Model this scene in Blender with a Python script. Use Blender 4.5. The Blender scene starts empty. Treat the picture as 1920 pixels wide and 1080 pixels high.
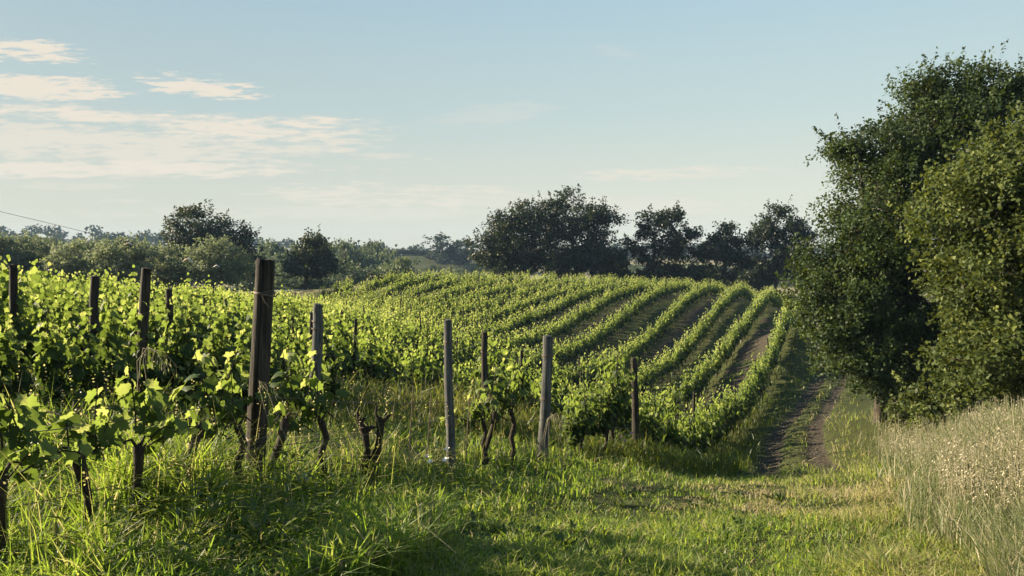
import bpy, math, random
import numpy as np
from mathutils import Vector, Matrix

random.seed(11)
rng = np.random.default_rng(11)
scene = bpy.context.scene
C = scene.collection
R = math.radians

# ------------------------------------------------------------------ camera, world, sun, exposure
F = 1500.0                      # focal length in photo pixels (photo is 1920 wide)
PITCH = math.atan(50 / F)
cam_data = bpy.data.cameras.new("camera")
cam_data.sensor_width = 36
cam_data.lens = 36 * F / 1920
cam_data.clip_start = 0.05
cam_data.clip_end = 6000
cam = bpy.data.objects.new("camera", cam_data)
C.objects.link(cam)
cam.rotation_euler = (R(90) - PITCH, 0, 0)      # eye at the origin, looking along +Y
scene.camera = cam

SUN_AZ, SUN_EL = -74.0, 21.5    # degrees, azimuth measured from +Y towards +X
sun_dir = Vector((math.sin(R(SUN_AZ)) * math.cos(R(SUN_EL)), math.cos(R(SUN_AZ)) * math.cos(R(SUN_EL)), math.sin(R(SUN_EL))))
sl = bpy.data.lights.new("sun", 'SUN')
sl.energy = 5.0
sl.angle = R(0.5)
sl.color = (1.0, 0.84, 0.60)
so = bpy.data.objects.new("sun", sl)
C.objects.link(so)
so.rotation_euler = sun_dir.to_track_quat('Z', 'Y').to_euler()

scene.view_settings.view_transform = 'Standard'
scene.view_settings.look = 'None'
scene.view_settings.gamma = 1
scene.view_settings.exposure = 1.87
scene.cycles.max_bounces = 6
scene.cycles.diffuse_bounces = 3
scene.cycles.glossy_bounces = 2
scene.cycles.transmission_bounces = 4
scene.cycles.volume_bounces = 0
scene.cycles.sample_clamp_indirect = 4.0


class NT:
    """small helper for building node trees"""
    def __init__(self, tree):
        self.t = tree
        tree.nodes.clear()

    def n(self, kind, **kw):
        nd = self.t.nodes.new(kind)
        for k, v in kw.items():
            setattr(nd, k, v)
        return nd

    def put(self, sock, v):
        if isinstance(v, bpy.types.NodeSocket):
            self.t.links.new(v, sock)
        elif v is not None:
            sock.default_value = v

    def m(self, op, a, b=None, c=None, clamp=False):
        nd = self.n('ShaderNodeMath', operation=op, use_clamp=clamp)
        self.put(nd.inputs[0], a)
        if b is not None: self.put(nd.inputs[1], b)
        if c is not None: self.put(nd.inputs[2], c)
        return nd.outputs[0]

    def mix(self, f, a, b):
        nd = self.n('ShaderNodeMix', data_type='RGBA')
        self.put(nd.inputs[0], f); self.put(nd.inputs[6], a); self.put(nd.inputs[7], b)
        return nd.outputs[2]

    def noise(self, vec, scale, detail=4, rough=.55):
        nd = self.n('ShaderNodeTexNoise')
        self.put(nd.inputs['Vector'], vec)
        nd.inputs['Scale'].default_value = scale
        nd.inputs['Detail'].default_value = detail
        nd.inputs['Roughness'].default_value = rough
        return nd.outputs['Fac']

    def xyz(self, x, y, z):
        nd = self.n('ShaderNodeCombineXYZ')
        for s, v in zip(nd.inputs, (x, y, z)): self.put(s, v)
        return nd.outputs[0]

    def smooth(self, v, lo, hi):
        nd = self.n('ShaderNodeMapRange', interpolation_type='SMOOTHSTEP')
        self.put(nd.inputs[0], v)
        nd.inputs[1].default_value = lo; nd.inputs[2].default_value = hi
        return nd.outputs[0]

    def ramp(self, v, stops):
        nd = self.n('ShaderNodeValToRGB')
        e = nd.color_ramp.elements
        while len(e) < len(stops): e.new(0.5)
        for el, (p, c) in zip(e, stops):
            el.position = p; el.color = (*c, 1)
        self.put(nd.inputs[0], v)
        return nd.outputs[0]


world = bpy.data.worlds.new("World")
scene.world = world
world.use_nodes = True
w = NT(world.node_tree)
sky = w.n('ShaderNodeTexSky', sky_type='NISHITA', sun_disc=False)
sky.sun_elevation = R(SUN_EL)
sky.sun_rotation = R(SUN_AZ)
sky.air_density = 1.0
sky.dust_density = 1.6
sky.ozone_density = 1.6
sky.altitude = 200
tc = w.n('ShaderNodeTexCoord')
sep = w.n('ShaderNodeSeparateXYZ')
w.put(sep.inputs[0], tc.outputs['Generated'])
yy = w.m('MAXIMUM', sep.outputs[1], 0.08)
U = w.m('DIVIDE', sep.outputs[0], yy)           # direction towards the sky: sideways and upward slope
V = w.m('DIVIDE', sep.outputs[2], yy)
nz = w.noise(w.xyz(w.m('MULTIPLY', U, 7.0), w.m('MULTIPLY', V, 55.0), 0.3), 1.0, 9, .62)
nz_fine = w.noise(w.xyz(w.m('MULTIPLY', U, 32.0), w.m('MULTIPLY', V, 230.0), 4.1), 1.0, 7, .65)
nzz = w.m('ADD', w.m('MULTIPLY', nz, .50), w.m('MULTIPLY', nz_fine, .50))
cloud = None
for (px, py, rx, ry, slope, strength, rag) in (
        (10, 97, 175, 27, .04, .95, 1.5), (40, 163, 215, 27, .06, .95, 1.5), (395, 165, 125, 20, .07, .85, 1.9),
        (60, 212, 640, 20, .07, .85, 1.1), (120, 268, 580, 56, .02, .60, 1.4), (470, 246, 270, 30, .02, .8, 1.2), (560, 282, 130, 12, .0, .6, 1.2),
        (80, 318, 480, 24, .0, .8, 1.3), (730, 367, 270, 26, .03, .62, 1.4), (1270, 325, 190, 15, -.02, .60, 1.2),
        (1050, 380, 420, 20, .02, .38, 1.2), (130, 350, 150, 7, .0, .3, 1.6), (230, 377, 60, 5, .0, .35, 1.6),
        (730, 292, 50, 4, .0, .4, 1.5), (930, 215, 130, 20, -.1, .15, 1.4), (1150, 100, 60, 12, .2, .12, 1.3), (600, 400, 500, 14, .0, .3, 1.3)):
    u0, v0, ru, rv = (px - 960) / F, (490 - py) / F, rx / F, ry / F
    du = w.m('SUBTRACT', U, u0)
    a = w.m('POWER', w.m('DIVIDE', du, ru), 2.0)
    dv = w.m('ADD', w.m('SUBTRACT', V, v0), w.m('MULTIPLY', du, slope))
    b = w.m('POWER', w.m('DIVIDE', dv, rv), 2.0)
    e = w.m('SUBTRACT', 1.0, w.m('ADD', a, b))
    e = w.m('MULTIPLY', w.m('MAXIMUM', e, -1.5), 1.25)
    q = w.m('ADD', e, w.m('MULTIPLY', w.m('SUBTRACT', nzz, .50), rag * 7.0))
    q = w.m('MULTIPLY', w.smooth(q, 0.0, 1.3), strength)
    cloud = q if cloud is None else w.m('MAXIMUM', cloud, q)
hsv = w.n('ShaderNodeHueSaturation')
w.put(hsv.inputs['Color'], sky.outputs[0])
hsv.inputs['Saturation'].default_value = 0.85
up = w.m('MAXIMUM', sep.outputs[2], 0.0)
kx = 1 / .355
grade = w.ramp(up, [(0, (.77, .70, .53)), (.08, (.69, .69, .56)), (.18, (.53, .64, .61)), (.30, (.42, .58, .64)), (.6, (.22, .40, .56)), (1, (.14, .30, .50))])
bright = w.n('ShaderNodeVectorMath', operation='SCALE'); w.put(bright.inputs[0], grade); w.put(bright.inputs['Scale'], w.m('MULTIPLY', w.m('ADD', .82, w.m('MULTIPLY', w.smooth(U, -.7, .45), .20)), kx))
sky_col = w.mix(.05, bright.outputs[0], hsv.outputs[0])
sky_cl = w.mix(w.m('MULTIPLY', cloud, 1.3, clamp=True), sky_col, (2.34, 2.13, 1.78, 1))
bg = w.n('ShaderNodeBackground')
w.put(bg.inputs[0], sky_cl)
bg.inputs[1].default_value = 0.10
wo = w.n('ShaderNodeOutputWorld')
w.put(wo.inputs[0], bg.outputs[0])


# ------------------------------------------------------------------ geometry helpers
def at(px, py, Y):
    """a point at depth Y that the photo shows at pixel (px, py)"""
    sa, ca = math.sin(PITCH), math.cos(PITCH)
    u = 540 - py
    dx, dy, dz = px - 960, F * ca + u * sa, -F * sa + u * ca
    return Vector((dx / dy * Y, Y, dz / dy * Y))


def slope_x(px): return (px - 960) / F


class MB:
    """collects vertices and faces, then links them as ONE mesh object"""
    def __init__(self):
        self.v, self.f, self.t, self.nv = [], [], [], 0

    def add(self, v, f, tint=0.5):
        v = np.asarray(v, dtype=np.float32).reshape(-1, 3)
        f = np.asarray(f, dtype=np.int32)
        self.v.append(v); self.f.append(f + self.nv)
        t = np.full(len(f), tint, dtype=np.float32) if np.isscalar(tint) else np.asarray(tint, dtype=np.float32)
        self.t.append(t); self.nv += len(v)

    def mesh(self, name, mat, smooth=False):
        me = bpy.data.meshes.new(name)
        v = np.concatenate(self.v)
        loops = np.concatenate([f.ravel() for f in self.f])
        tot = np.concatenate([np.full(len(f), f.shape[1], dtype=np.int32) for f in self.f])
        me.vertices.add(len(v)); me.vertices.foreach_set('co', v.ravel())
        me.loops.add(len(loops)); me.loops.foreach_set('vertex_index', loops)
        me.polygons.add(len(tot))
        me.polygons.foreach_set('loop_start', np.concatenate([[0], np.cumsum(tot)[:-1]]).astype(np.int32))
        me.polygons.foreach_set('loop_total', tot)
        if smooth: me.polygons.foreach_set('use_smooth', np.ones(len(tot), dtype=bool))
        a = me.attributes.new('tint', 'FLOAT', 'FACE')
        a.data.foreach_set('value', np.concatenate(self.t))
        me.materials.append(mat)
        me.update(calc_edges=True)
        return me

    def build(self, name, mat, parent=None, smooth=False, loc=None):
        o = bpy.data.objects.new(name, self.mesh(name, mat, smooth))
        C.objects.link(o)
        if parent is not None: o.parent = parent
        if loc is not None: o.location = loc
        return o


def tag(o, label, cat, group=None, kind=None):
    if label: o['label'] = label
    if cat: o['category'] = cat
    if group: o['group'] = group
    if kind: o['kind'] = kind
    return o


def thing(name, label, cat, loc=(0, 0, 0), rotz=0, group=None):
    o = bpy.data.objects.new(name, None)
    o.empty_display_size = .2
    C.objects.link(o)
    o.location = loc; o.rotation_euler = (0, 0, rotz)
    return tag(o, label, cat, group)


def dup(root, loc, rotz, label, group=None, scale=1.0):
    r = root.copy(); C.objects.link(r)
    r.location = loc; r.rotation_euler = (0, 0, rotz)
    r.scale = (scale,) * 3 if np.isscalar(scale) else scale
    r['label'] = label
    if group: r['group'] = group
    elif 'group' in r: del r['group']
    for ch in list(root.children):
        c = ch.copy(); C.objects.link(c); c.parent = r
    return r


def unit(a):
    return a / np.maximum(np.linalg.norm(a, axis=-1, keepdims=True), 1e-9)


def scatter(mb, tv, tf, P, D, N, S, tint):
    """one copy of a small template per point: local y runs along D, local z along N"""
    P = np.asarray(P, np.float32); n = len(P)
    if n == 0: return
    D = unit(np.asarray(D, np.float32)); N = np.asarray(N, np.float32)
    N = unit(N - (N * D).sum(1, keepdims=True) * D)
    X = np.cross(D, N)
    S = np.asarray(S, np.float32).reshape(n, 1, 1)
    tv = np.asarray(tv, np.float32); tf = np.asarray(tf, np.int32)
    out = P[:, None] + S * (tv[None, :, 0:1] * X[:, None] + tv[None, :, 1:2] * D[:, None] + tv[None, :, 2:3] * N[:, None])
    fs = tf[None] + (np.arange(n) * len(tv))[:, None, None]
    mb.add(out.reshape(-1, 3), fs.reshape(-1, tf.shape[1]), np.repeat(np.asarray(tint, np.float32), len(tf)))


def tube(mb, pts, rad, sides=6, tint=.5, cap=True, wob=0.0):
    pts = np.asarray([tuple(p) for p in pts], np.float32)
    n = len(pts)
    T = np.gradient(pts, axis=0); T = unit(T)
    ref = np.array([1, 0, 0], np.float32) if abs(T[0][0]) < .8 else np.array([0, 1, 0], np.float32)
    A = unit(np.cross(T, ref)); B = np.cross(T, A)
    rad = np.broadcast_to(np.asarray(rad, np.float32), (n,))
    ang = np.linspace(0, 2 * np.pi, sides, endpoint=False)
    rr = rad[:, None] * (1 + wob * rng.uniform(-1, 1, (n, sides)))
    v = pts[:, None] + rr[..., None] * (np.cos(ang)[None, :, None] * A[:, None] + np.sin(ang)[None, :, None] * B[:, None])
    i = np.arange(n - 1)[:, None] * sides; j = np.arange(sides)[None]; k = (j + 1) % sides
    f = np.stack([i + j, i + k, i + sides + k, i + sides + j], -1).reshape(-1, 4)
    base = mb.nv
    mb.add(v.reshape(-1, 3), f, tint)
    if cap:
        c = np.array([pts[-1] + T[-1] * rad[-1] * .25])
        mb.add(np.concatenate([v[-1], c]), [[q, (q + 1) % sides, sides] for q in range(sides)], tint)


_lat = rng.uniform(0, 1, (257, 257)).astype(np.float32)
def vnoise(x, y, scale=1.0, off=0.0):
    """smooth value noise in 0..1"""
    x = np.asarray(x, np.float64) * scale + 31.7 + off; y = np.asarray(y, np.float64) * scale + 77.3 - off
    xi, yi = np.floor(x).astype(int), np.floor(y).astype(int)
    fx, fy = x - xi, y - yi
    fx = fx * fx * (3 - 2 * fx); fy = fy * fy * (3 - 2 * fy)
    a, b, c, d = _lat[xi % 256, yi % 256], _lat[(xi + 1) % 256, yi % 256], _lat[xi % 256, (yi + 1) % 256], _lat[(xi + 1) % 256, (yi + 1) % 256]
    return (a * (1 - fx) + b * fx) * (1 - fy) + (c * (1 - fx) + d * fx) * fy


def sstep(v, lo, hi):
    if lo > hi: return 1 - sstep(v, hi, lo)
    t = np.clip((v - lo) / (hi - lo), 0, 1)
    return t * t * (3 - 2 * t)


# ------------------------------------------------------------------ terrain
ROW_S, ROW_C, ROW_D = 0.43, 4.16, 3.35        # row k runs along X = -(ROW_C + ROW_D*(k-1)) + ROW_S*Y
ROW_ANG = math.atan2(1, ROW_S)
def row_off(k): return -(ROW_C + ROW_D * (k - 1))
def row_x(k, Y): return row_off(k) + ROW_S * Y
def row_index(X, Y): return 1 + (ROW_S * Y - X - ROW_C) / ROW_D
def row_depth(k, px): return -row_off(k) / (ROW_S - slope_x(px))

ctrl = []
def g(px, py, Y, dz=0.0, wgt=1.0):
    p = at(px, py, Y); ctrl.append((p.x, p.y, p.z + dz, wgt))
tops = {1: [(1477, 552), (1463, 590), (1445, 637), (1417, 693), (1377, 730), (1340, 762), (1260, 792)],
        2: [(1440, 535), (1413, 563), (1390, 603), (1367, 643), (1323, 687), (1280, 716), (1240, 738)],
        3: [(1393, 530), (1360, 553), (1330, 590), (1293, 627), (1257, 660), (1207, 687), (1157, 702)],
        4: [(1340, 528), (1307, 540), (1273, 560), (1247, 590), (1207, 627), (1167, 650), (1107, 673), (1060, 685)],
        5: [(1280, 527), (1227, 537), (1193, 560), (1157, 587), (1107, 620), (1060, 643)],
        6: [(960, 627)], 7: [(960, 594)], 8: [(960, 567)], 9: [(960, 546)], 10: [(960, 530), (1150, 520)], 12: [(960, 513)]}
for k, pts in tops.items():
    for px, py in pts: g(px, py, row_depth(k, px), -1.5)
for k, px in ((1, 1482), (2, 1445), (3, 1398), (4, 1345), (5, 1290), (6, 1240), (7, 1195), (8, 1150)):
    Yc = row_depth(k, px) if k > 1 else 60
    for dY, dz in ((9, -4.9), (20, -6.0)):
        ctrl.append((row_x(k, Yc + dY), Yc + dY, dz + (.0 if k < 5 else .25 * (k - 4)), 1.0))
for px, py, Y in ((760, 515, 80), (760, 600, 40), (600, 550, 75), (600, 592, 30), (300, 545, 65), (300, 548, 25), (100, 538, 50), (100, 532, 21)):
    g(px, py, Y, -1.5)
for px, py, Y in ((498, 487, 5.6), (597, 571, 11), (840, 600, 8.2), (908, 623, 15.8), (1028, 630, 10.75), (1189, 671, 15.1), (274, 503, 8.46), (317, 542, 12.6), (24, 497, 10.3)):
    g(px, py, Y, -1.7)
for px, py, Y in ((1400, 1000, 7), (1400, 1075, 5.2), (1100, 1000, 6), (1100, 1075, 4.6), (700, 1050, 4.5), (300, 1070, 4.1), (1100, 900, 9.5), (1400, 918, 11.5),
                  (1200, 885, 12.0), (1560, 930, 10.5), (1500, 905, 14.5), (1490, 860, 19), (1500, 800, 26), (1555, 740, 34), (1568, 712, 38), (1650, 790, 24), (1650, 1000, 6.5), (1750, 850, 12), (1850, 1000, 6),
                  (1900, 850, 9), (560, 546, 88), (660, 536, 88), (300, 545, 90), (50, 540, 90)):
    g(px, py, Y)
for q in ((0, 0, -1.65), (-3, 0, -1.6), (3, 0, -1.75), (0, -8, -1.4), (-15, -5, -1.4), (15, -5, -1.9), (10, 16, -3.75), (25, 30, -5.0), (20, 50, -4.6), (34, 90, -5.0),
          (-30, 20, -1.8), (-60, 60, -2.6), (-8, 104, -4.4), (20, 108, -5.5), (-40, 110, -4.0), (40, 40, -3.4), (60, 90, -4.5)):
    ctrl.append((*q, 1.0))
ctrl = np.array(ctrl)
def _tps(r2): return np.where(r2 > 1e-9, .5 * r2 * np.log(np.maximum(r2, 1e-9)), 0)
def _fit(P, z, lam):
    n = len(P)
    A = np.zeros((n + 3, n + 3))
    A[:n, :n] = _tps(((P[:, None] - P[None]) ** 2).sum(-1)) + lam * np.eye(n)
    A[:n, n] = 1; A[:n, n + 1:] = P; A[n:, :n] = A[:n, n:].T
    return np.linalg.solve(A, np.concatenate([z, np.zeros(3)]))
_P = ctrl[:, :2] / 10.0
_W = _fit(_P, ctrl[:, 2], 0.08)
_gx = np.linspace(-110, 110, 221); _gy = np.linspace(-40, 130, 171)
_GX, _GY = np.meshgrid(_gx, _gy, indexing='ij')
_q = np.stack([_GX.ravel(), _GY.ravel()], -1) / 10.0
_GZ = np.zeros(len(_q))
for s in range(0, len(_q), 4000):
    qq = _q[s:s + 4000]
    _GZ[s:s + 4000] = _tps(((qq[:, None] - _P[None]) ** 2).sum(-1)) @ _W[:-3] + _W[-3] + qq @ _W[-2:]
_GZ = np.clip(_GZ, -9, 0).reshape(_GX.shape)


TRK = np.array([(9, 3.1), (12, 4.3), (14.5, 5.3), (19, 6.75), (26, 9.3), (34, 13.2), (38, 15.3), (50, 20.4), (70, 29), (90, 38)])
def track_x(Y): return np.interp(Y, TRK[:, 0], TRK[:, 1])


def far_z(X, Y):
    r = np.hypot(X, Y)
    z = -7 + 15 * sstep(r, 500, 1100)
    z = z + 20 * np.exp(-((X + 330) / 150) ** 2 - ((Y - 560) / 110) ** 2)
    z = z + 8 * np.exp(-((X + 130) / 120) ** 2 - ((Y - 520) / 110) ** 2)
    z = z + 9.0 * np.exp(-((X + 42) / 55) ** 2 - ((Y - 350) / 48) ** 2)
    z = z + 9 * np.exp(-((X - 120) / 150) ** 2 - ((Y - 480) / 100) ** 2)
    return z


def ground(X, Y, micro=True):
    X = np.asarray(X, float); Y = np.asarray(Y, float)
    fx = np.clip((X + 110) / 1.0, 0, 219.999); fy = np.clip((Y + 40) / 1.0, 0, 169.999)
    i, j = fx.astype(int), fy.astype(int); a, b = fx - i, fy - j
    z = (_GZ[i, j] * (1 - a) + _GZ[i + 1, j] * a) * (1 - b) + (_GZ[i, j + 1] * (1 - a) + _GZ[i + 1, j + 1] * a) * b
    d = np.maximum(np.maximum((Y - 92) / 50, (np.abs(X) - 70) / 40), (-Y - 12) / 28)
    wf = sstep(d, 0, 1)
    z = z * (1 - wf) + far_z(X, Y) * wf
    if micro:
        near = 1 - sstep(np.hypot(X, Y), 30, 90)
        z = z + .05 * np.sin(Y * 6.0 + 4 * vnoise(X, Y, .7, 61)) * vnoise(X, Y, .9, 62) * np.exp(-((X - track_x(Y)) / 1.3) ** 2) * sstep(Y, 11, 14) * (1 - sstep(Y, 40, 60))
        z = z + near * (.10 * (vnoise(X, Y, .55) - .5) + .05 * (vnoise(X, Y, 1.7, 5) - .5))
    return z


def gz(X, Y): return float(ground(X, Y))
def rut_mask(X, Y):
    """1 inside the two bare wheel ruts"""
    d = np.abs(np.abs(X - track_x(Y)) - .60)
    wob = .10 * (vnoise(X, Y, 1.1, 9) - .5) + .16 * (vnoise(X, Y, 3.3, 3) - .5)
    return (1 - sstep(d + wob, .15, .42)) * sstep(Y + 2 * (vnoise(X, Y, .8, 2) - .5), 11.8, 14.0)


def soil_mask(X, Y):
    """bare earth of every other alley on the hill, and a strip under the vines"""
    k = row_index(X, Y)
    inside = sstep(k, .9, 1.0) * (1 - sstep(k, 19, 20)) * sstep(Y, 17, 30) * (1 - sstep(Y, 86, 92))
    fr = k - np.floor(k)
    alley = (np.floor(k).astype(int) % 2 == 1) * sstep(fr, .08, .2) * (1 - sstep(fr, .8, .92))
    under = 1 - sstep(np.minimum(fr, 1 - fr), .04, .14)
    return inside * np.clip(alley * .9 + under * .5, 0, 1) * sstep(vnoise(X, Y, .5, 12) + .5 * vnoise(X, Y, 2.1, 6), .35, .75)


# ------------------------------------------------------------------ materials
def new_mat(name):
    m = bpy.data.materials.new(name); m.use_nodes = True
    return m, NT(m.node_tree)


def finish(nt, shader):
    o = nt.n('ShaderNodeOutputMaterial'); nt.put(o.inputs[0], shader)


def leaf_mat(name, stops, trans, fac=.4, rough=.45, spec=.4):
    """leaf surface with light passing through; stops = colours from old to young leaves"""
    m, t = new_mat(name)
    at_ = t.n('ShaderNodeAttribute', attribute_name='tint')
    tc_ = t.n('ShaderNodeTexCoord')
    geo = t.n('ShaderNodeNewGeometry')
    n = t.noise(geo.outputs['Position'], 9.0, 3)
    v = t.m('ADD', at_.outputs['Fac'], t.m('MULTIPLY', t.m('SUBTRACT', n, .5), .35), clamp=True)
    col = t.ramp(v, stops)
    p = t.n('ShaderNodeBsdfPrincipled')
    t.put(p.inputs['Base Color'], col)
    p.inputs['Roughness'].default_value = rough
    p.inputs['Specular IOR Level'].default_value = spec
    tr = t.n('ShaderNodeBsdfTranslucent')
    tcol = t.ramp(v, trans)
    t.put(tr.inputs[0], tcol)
    mx = t.n('ShaderNodeMixShader')
    mx.inputs[0].default_value = fac
    t.put(mx.inputs[1], p.outputs[0]); t.put(mx.inputs[2], tr.outputs[0])
    finish(t, mx.outputs[0])
    return m


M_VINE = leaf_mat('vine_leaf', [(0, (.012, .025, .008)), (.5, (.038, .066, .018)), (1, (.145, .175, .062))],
                  [(0, (.025, .05, .008)), (.4, (.12, .175, .022)), (.7, (.29, .39, .06)), (1, (.57, .61, .16))], .38, .62, .18)  # dark low end carries painted lower-canopy shade as well as leaf age
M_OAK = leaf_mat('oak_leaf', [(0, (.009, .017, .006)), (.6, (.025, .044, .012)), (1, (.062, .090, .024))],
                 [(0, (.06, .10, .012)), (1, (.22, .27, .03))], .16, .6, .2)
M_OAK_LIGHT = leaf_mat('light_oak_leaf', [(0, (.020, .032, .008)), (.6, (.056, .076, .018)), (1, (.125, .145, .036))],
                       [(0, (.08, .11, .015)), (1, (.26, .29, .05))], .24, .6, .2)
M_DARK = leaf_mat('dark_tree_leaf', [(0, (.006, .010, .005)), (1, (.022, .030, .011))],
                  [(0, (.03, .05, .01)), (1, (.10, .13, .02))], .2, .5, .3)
M_OLIVE = leaf_mat('olive_leaf', [(0, (.10, .125, .075)), (1, (.24, .265, .165))],
                   [(0, (.12, .155, .06)), (1, (.28, .31, .14))], .45, .6, .25)
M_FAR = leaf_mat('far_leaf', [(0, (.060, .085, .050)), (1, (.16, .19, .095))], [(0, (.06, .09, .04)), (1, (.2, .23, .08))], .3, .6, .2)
M_WOODS = leaf_mat('far_woods_leaf', [(0, (.016, .024, .018)), (1, (.045, .058, .034))], [(0, (.02, .03, .015)), (1, (.07, .085, .03))], .2, .6, .2)
M_GRASS = leaf_mat('grass_blade', [(0, (.022, .045, .009)), (.55, (.058, .088, .017)), (.8, (.10, .11, .03)), (1, (.24, .18, .09))],
                   [(0, (.07, .12, .012)), (.55, (.20, .25, .02)), (.8, (.28, .28, .05)), (1, (.32, .25, .11))], .40, .45, .35)
M_OAT = leaf_mat('dry_oat', [(0, (.055, .088, .03)), (.35, (.13, .15, .065)), (.7, (.31, .275, .18)), (1, (.56, .50, .38))],
                 [(0, (.14, .20, .035)), (.4, (.24, .25, .10)), (1, (.44, .40, .29))], .38, .5, .3)


M_LAWN = leaf_mat('lawn_blade', [(0, (.035, .078, .016)), (.55, (.095, .150, .030)), (.8, (.16, .18, .05)), (1, (.34, .28, .16))],
                  [(0, (.11, .22, .02)), (.55, (.33, .46, .04)), (.8, (.44, .47, .09)), (1, (.48, .40, .20))], .48, .5, .3)


def wood_mat(name, dark, light, grain=(40, 40, 2.2)):
    m, t = new_mat(name)
    tc_ = t.n('ShaderNodeTexCoord')
    mp = t.n('ShaderNodeMapping'); mp.inputs['Scale'].default_value = grain
    t.put(mp.inputs[0], tc_.outputs['Object'])
    n1 = t.noise(mp.outputs[0], 1.0, 8, .7)
    n2 = t.noise(tc_.outputs['Object'], 5.0, 4)
    c = t.mix(t.smooth(n1, .34, .68), (*dark, 1), (*light, 1))
    c = t.mix(t.m('MULTIPLY', t.smooth(n2, .5, .72), .6), c, (*[x * .45 for x in dark], 1))
    p = t.n('ShaderNodeBsdfPrincipled')
    t.put(p.inputs['Base Color'], c); p.inputs['Roughness'].default_value = .85; p.inputs['Specular IOR Level'].default_value = .2
    bp = t.n('ShaderNodeBump'); bp.inputs['Strength'].default_value = .9; bp.inputs['Distance'].default_value = .012
    t.put(bp.inputs['Height'], n1); t.put(p.inputs['Normal'], bp.outputs[0])
    finish(t, p.outputs[0])
    return m


M_POST = wood_mat('weathered_post', (.016, .013, .011), (.070, .058, .048))
M_POSTG = wood_mat('grey_post', (.035, .036, .037), (.135, .135, .132))
M_STAKE = wood_mat('dark_stake', (.014, .012, .010), (.05, .042, .034))
M_BARK = wood_mat('bark', (.022, .017, .012), (.075, .06, .045), (18, 18, 5))
M_VBARK = wood_mat('vine_bark', (.016, .012, .009), (.06, .045, .034), (60, 60, 7))


def plain(name, col, rough=.6, metal=0.0):
    m, t = new_mat(name)
    p = t.n('ShaderNodeBsdfPrincipled')
    tc_ = t.n('ShaderNodeTexCoord')
    n = t.noise(tc_.outputs['Object'], 30.0, 3)
    t.put(p.inputs['Base Color'], t.mix(n, (*[x * .7 for x in col], 1), (*[min(1, x * 1.3) for x in col], 1)))
    p.inputs['Roughness'].default_value = rough; p.inputs['Metallic'].default_value = metal
    finish(t, p.outputs[0])
    return m


M_WIRE = plain('rusty_wire', (.13, .10, .08), .55, .6)
M_SCRAP = plain('pale_scrap', (.62, .56, .50), .7)
M_SCRAPB = plain('brown_scrap', (.17, .10, .07), .7)
M_PETAL = plain('white_petal', (.75, .72, .68), .7)
M_PINK = plain('thistle_pink', (.45, .22, .40), .8)

# terrain sheet --------------------------------------------------------------
ang = np.concatenate([np.linspace(R(-180), R(-46), 60, endpoint=False), np.linspace(R(-46), R(46), 780, endpoint=False), np.linspace(R(46), R(180), 60, endpoint=False)])
rad = np.concatenate([[.05], np.geomspace(.6, 1500, 430)])
A, RR = np.meshgrid(ang, rad, indexing='ij')
TX, TY = RR * np.sin(A), RR * np.cos(A)
TZ = ground(TX, TY)
rut = rut_mask(TX, TY) * (TY > 0)
TZ = TZ - .07 * rut
na, nr = A.shape
ii = np.arange(na)[:, None]; jj = np.arange(nr - 1)[None]; i2 = (ii + 1) % na
tf = np.stack([ii * nr + jj, i2 * nr + jj, i2 * nr + jj + 1, ii * nr + jj + 1], -1).reshape(-1, 4)[:, ::-1]
mb = MB(); mb.add(np.stack([TX, TY, TZ], -1), tf)

m, t = new_mat('ground')
geo = t.n('ShaderNodeNewGeometry')
P_ = geo.outputs['Position']
aD = t.n('ShaderNodeAttribute', attribute_name='dirt'); aT = t.n('ShaderNodeAttribute', attribute_name='dry')
n1 = t.noise(P_, 1.3, 6, .65); n2 = t.noise(P_, 14.0, 5, .7); n3 = t.noise(P_, .05, 4)
gr = t.mix(t.smooth(n2, .3, .7), (.022, .030, .010, 1), (.055, .062, .020, 1))
gr = t.mix(t.m('MULTIPLY', t.smooth(n1, .5, .7), .35), gr, (.085, .075, .036, 1))
gr = t.mix(t.m('MULTIPLY', t.smooth(n3, .45, .65), .30), gr, (.10, .10, .042, 1))
gr = t.mix(aT.outputs['Fac'], gr, (.20, .175, .10, 1))
so_ = t.mix(t.smooth(n2, .3, .7), (.024, .020, .014, 1), (.066, .055, .040, 1))
dm = t.smooth(t.m('ADD', aD.outputs['Fac'], t.m('MULTIPLY', t.m('SUBTRACT', n2, .5), .7)), .35, .65)
col = t.mix(dm, gr, so_)
p = t.n('ShaderNodeBsdfPrincipled'); p.inputs['Roughness'].default_value = .95; p.inputs['Specular IOR Level'].default_value = .1
t.put(p.inputs['Base Color'], col)
bp = t.n('ShaderNodeBump'); bp.inputs['Strength'].default_value = .8; bp.inputs['Distance'].default_value = .05
t.put(bp.inputs['Height'], n2); t.put(p.inputs['Normal'], bp.outputs[0])
finish(t, p.outputs[0])
ter = mb.build('terrain', m, smooth=True)
tag(ter, None, None, kind='structure')
me = ter.data
dirt = np.maximum(rut * (.55 + .4 * vnoise(TX, TY, 1.3, 44)), soil_mask(TX, TY))
dry = np.clip(1.0 * np.exp(-((TX + 34) / 14) ** 2 - ((TY - 92) / 6) ** 2) * 0 + sstep(vnoise(TX, TY, .02, 3), .5, .7) * sstep(RR, 120, 220), 0, 1)
dry = np.maximum(dry, np.exp(-((TX + 18) / 9) ** 2 - ((TY - 90) / 7) ** 2))
for nm, arr in (('dirt', dirt), ('dry', dry)):
    a_ = me.attributes.new(nm, 'FLOAT', 'POINT'); a_.data.foreach_set('value', arr.astype(np.float32).ravel())

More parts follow.
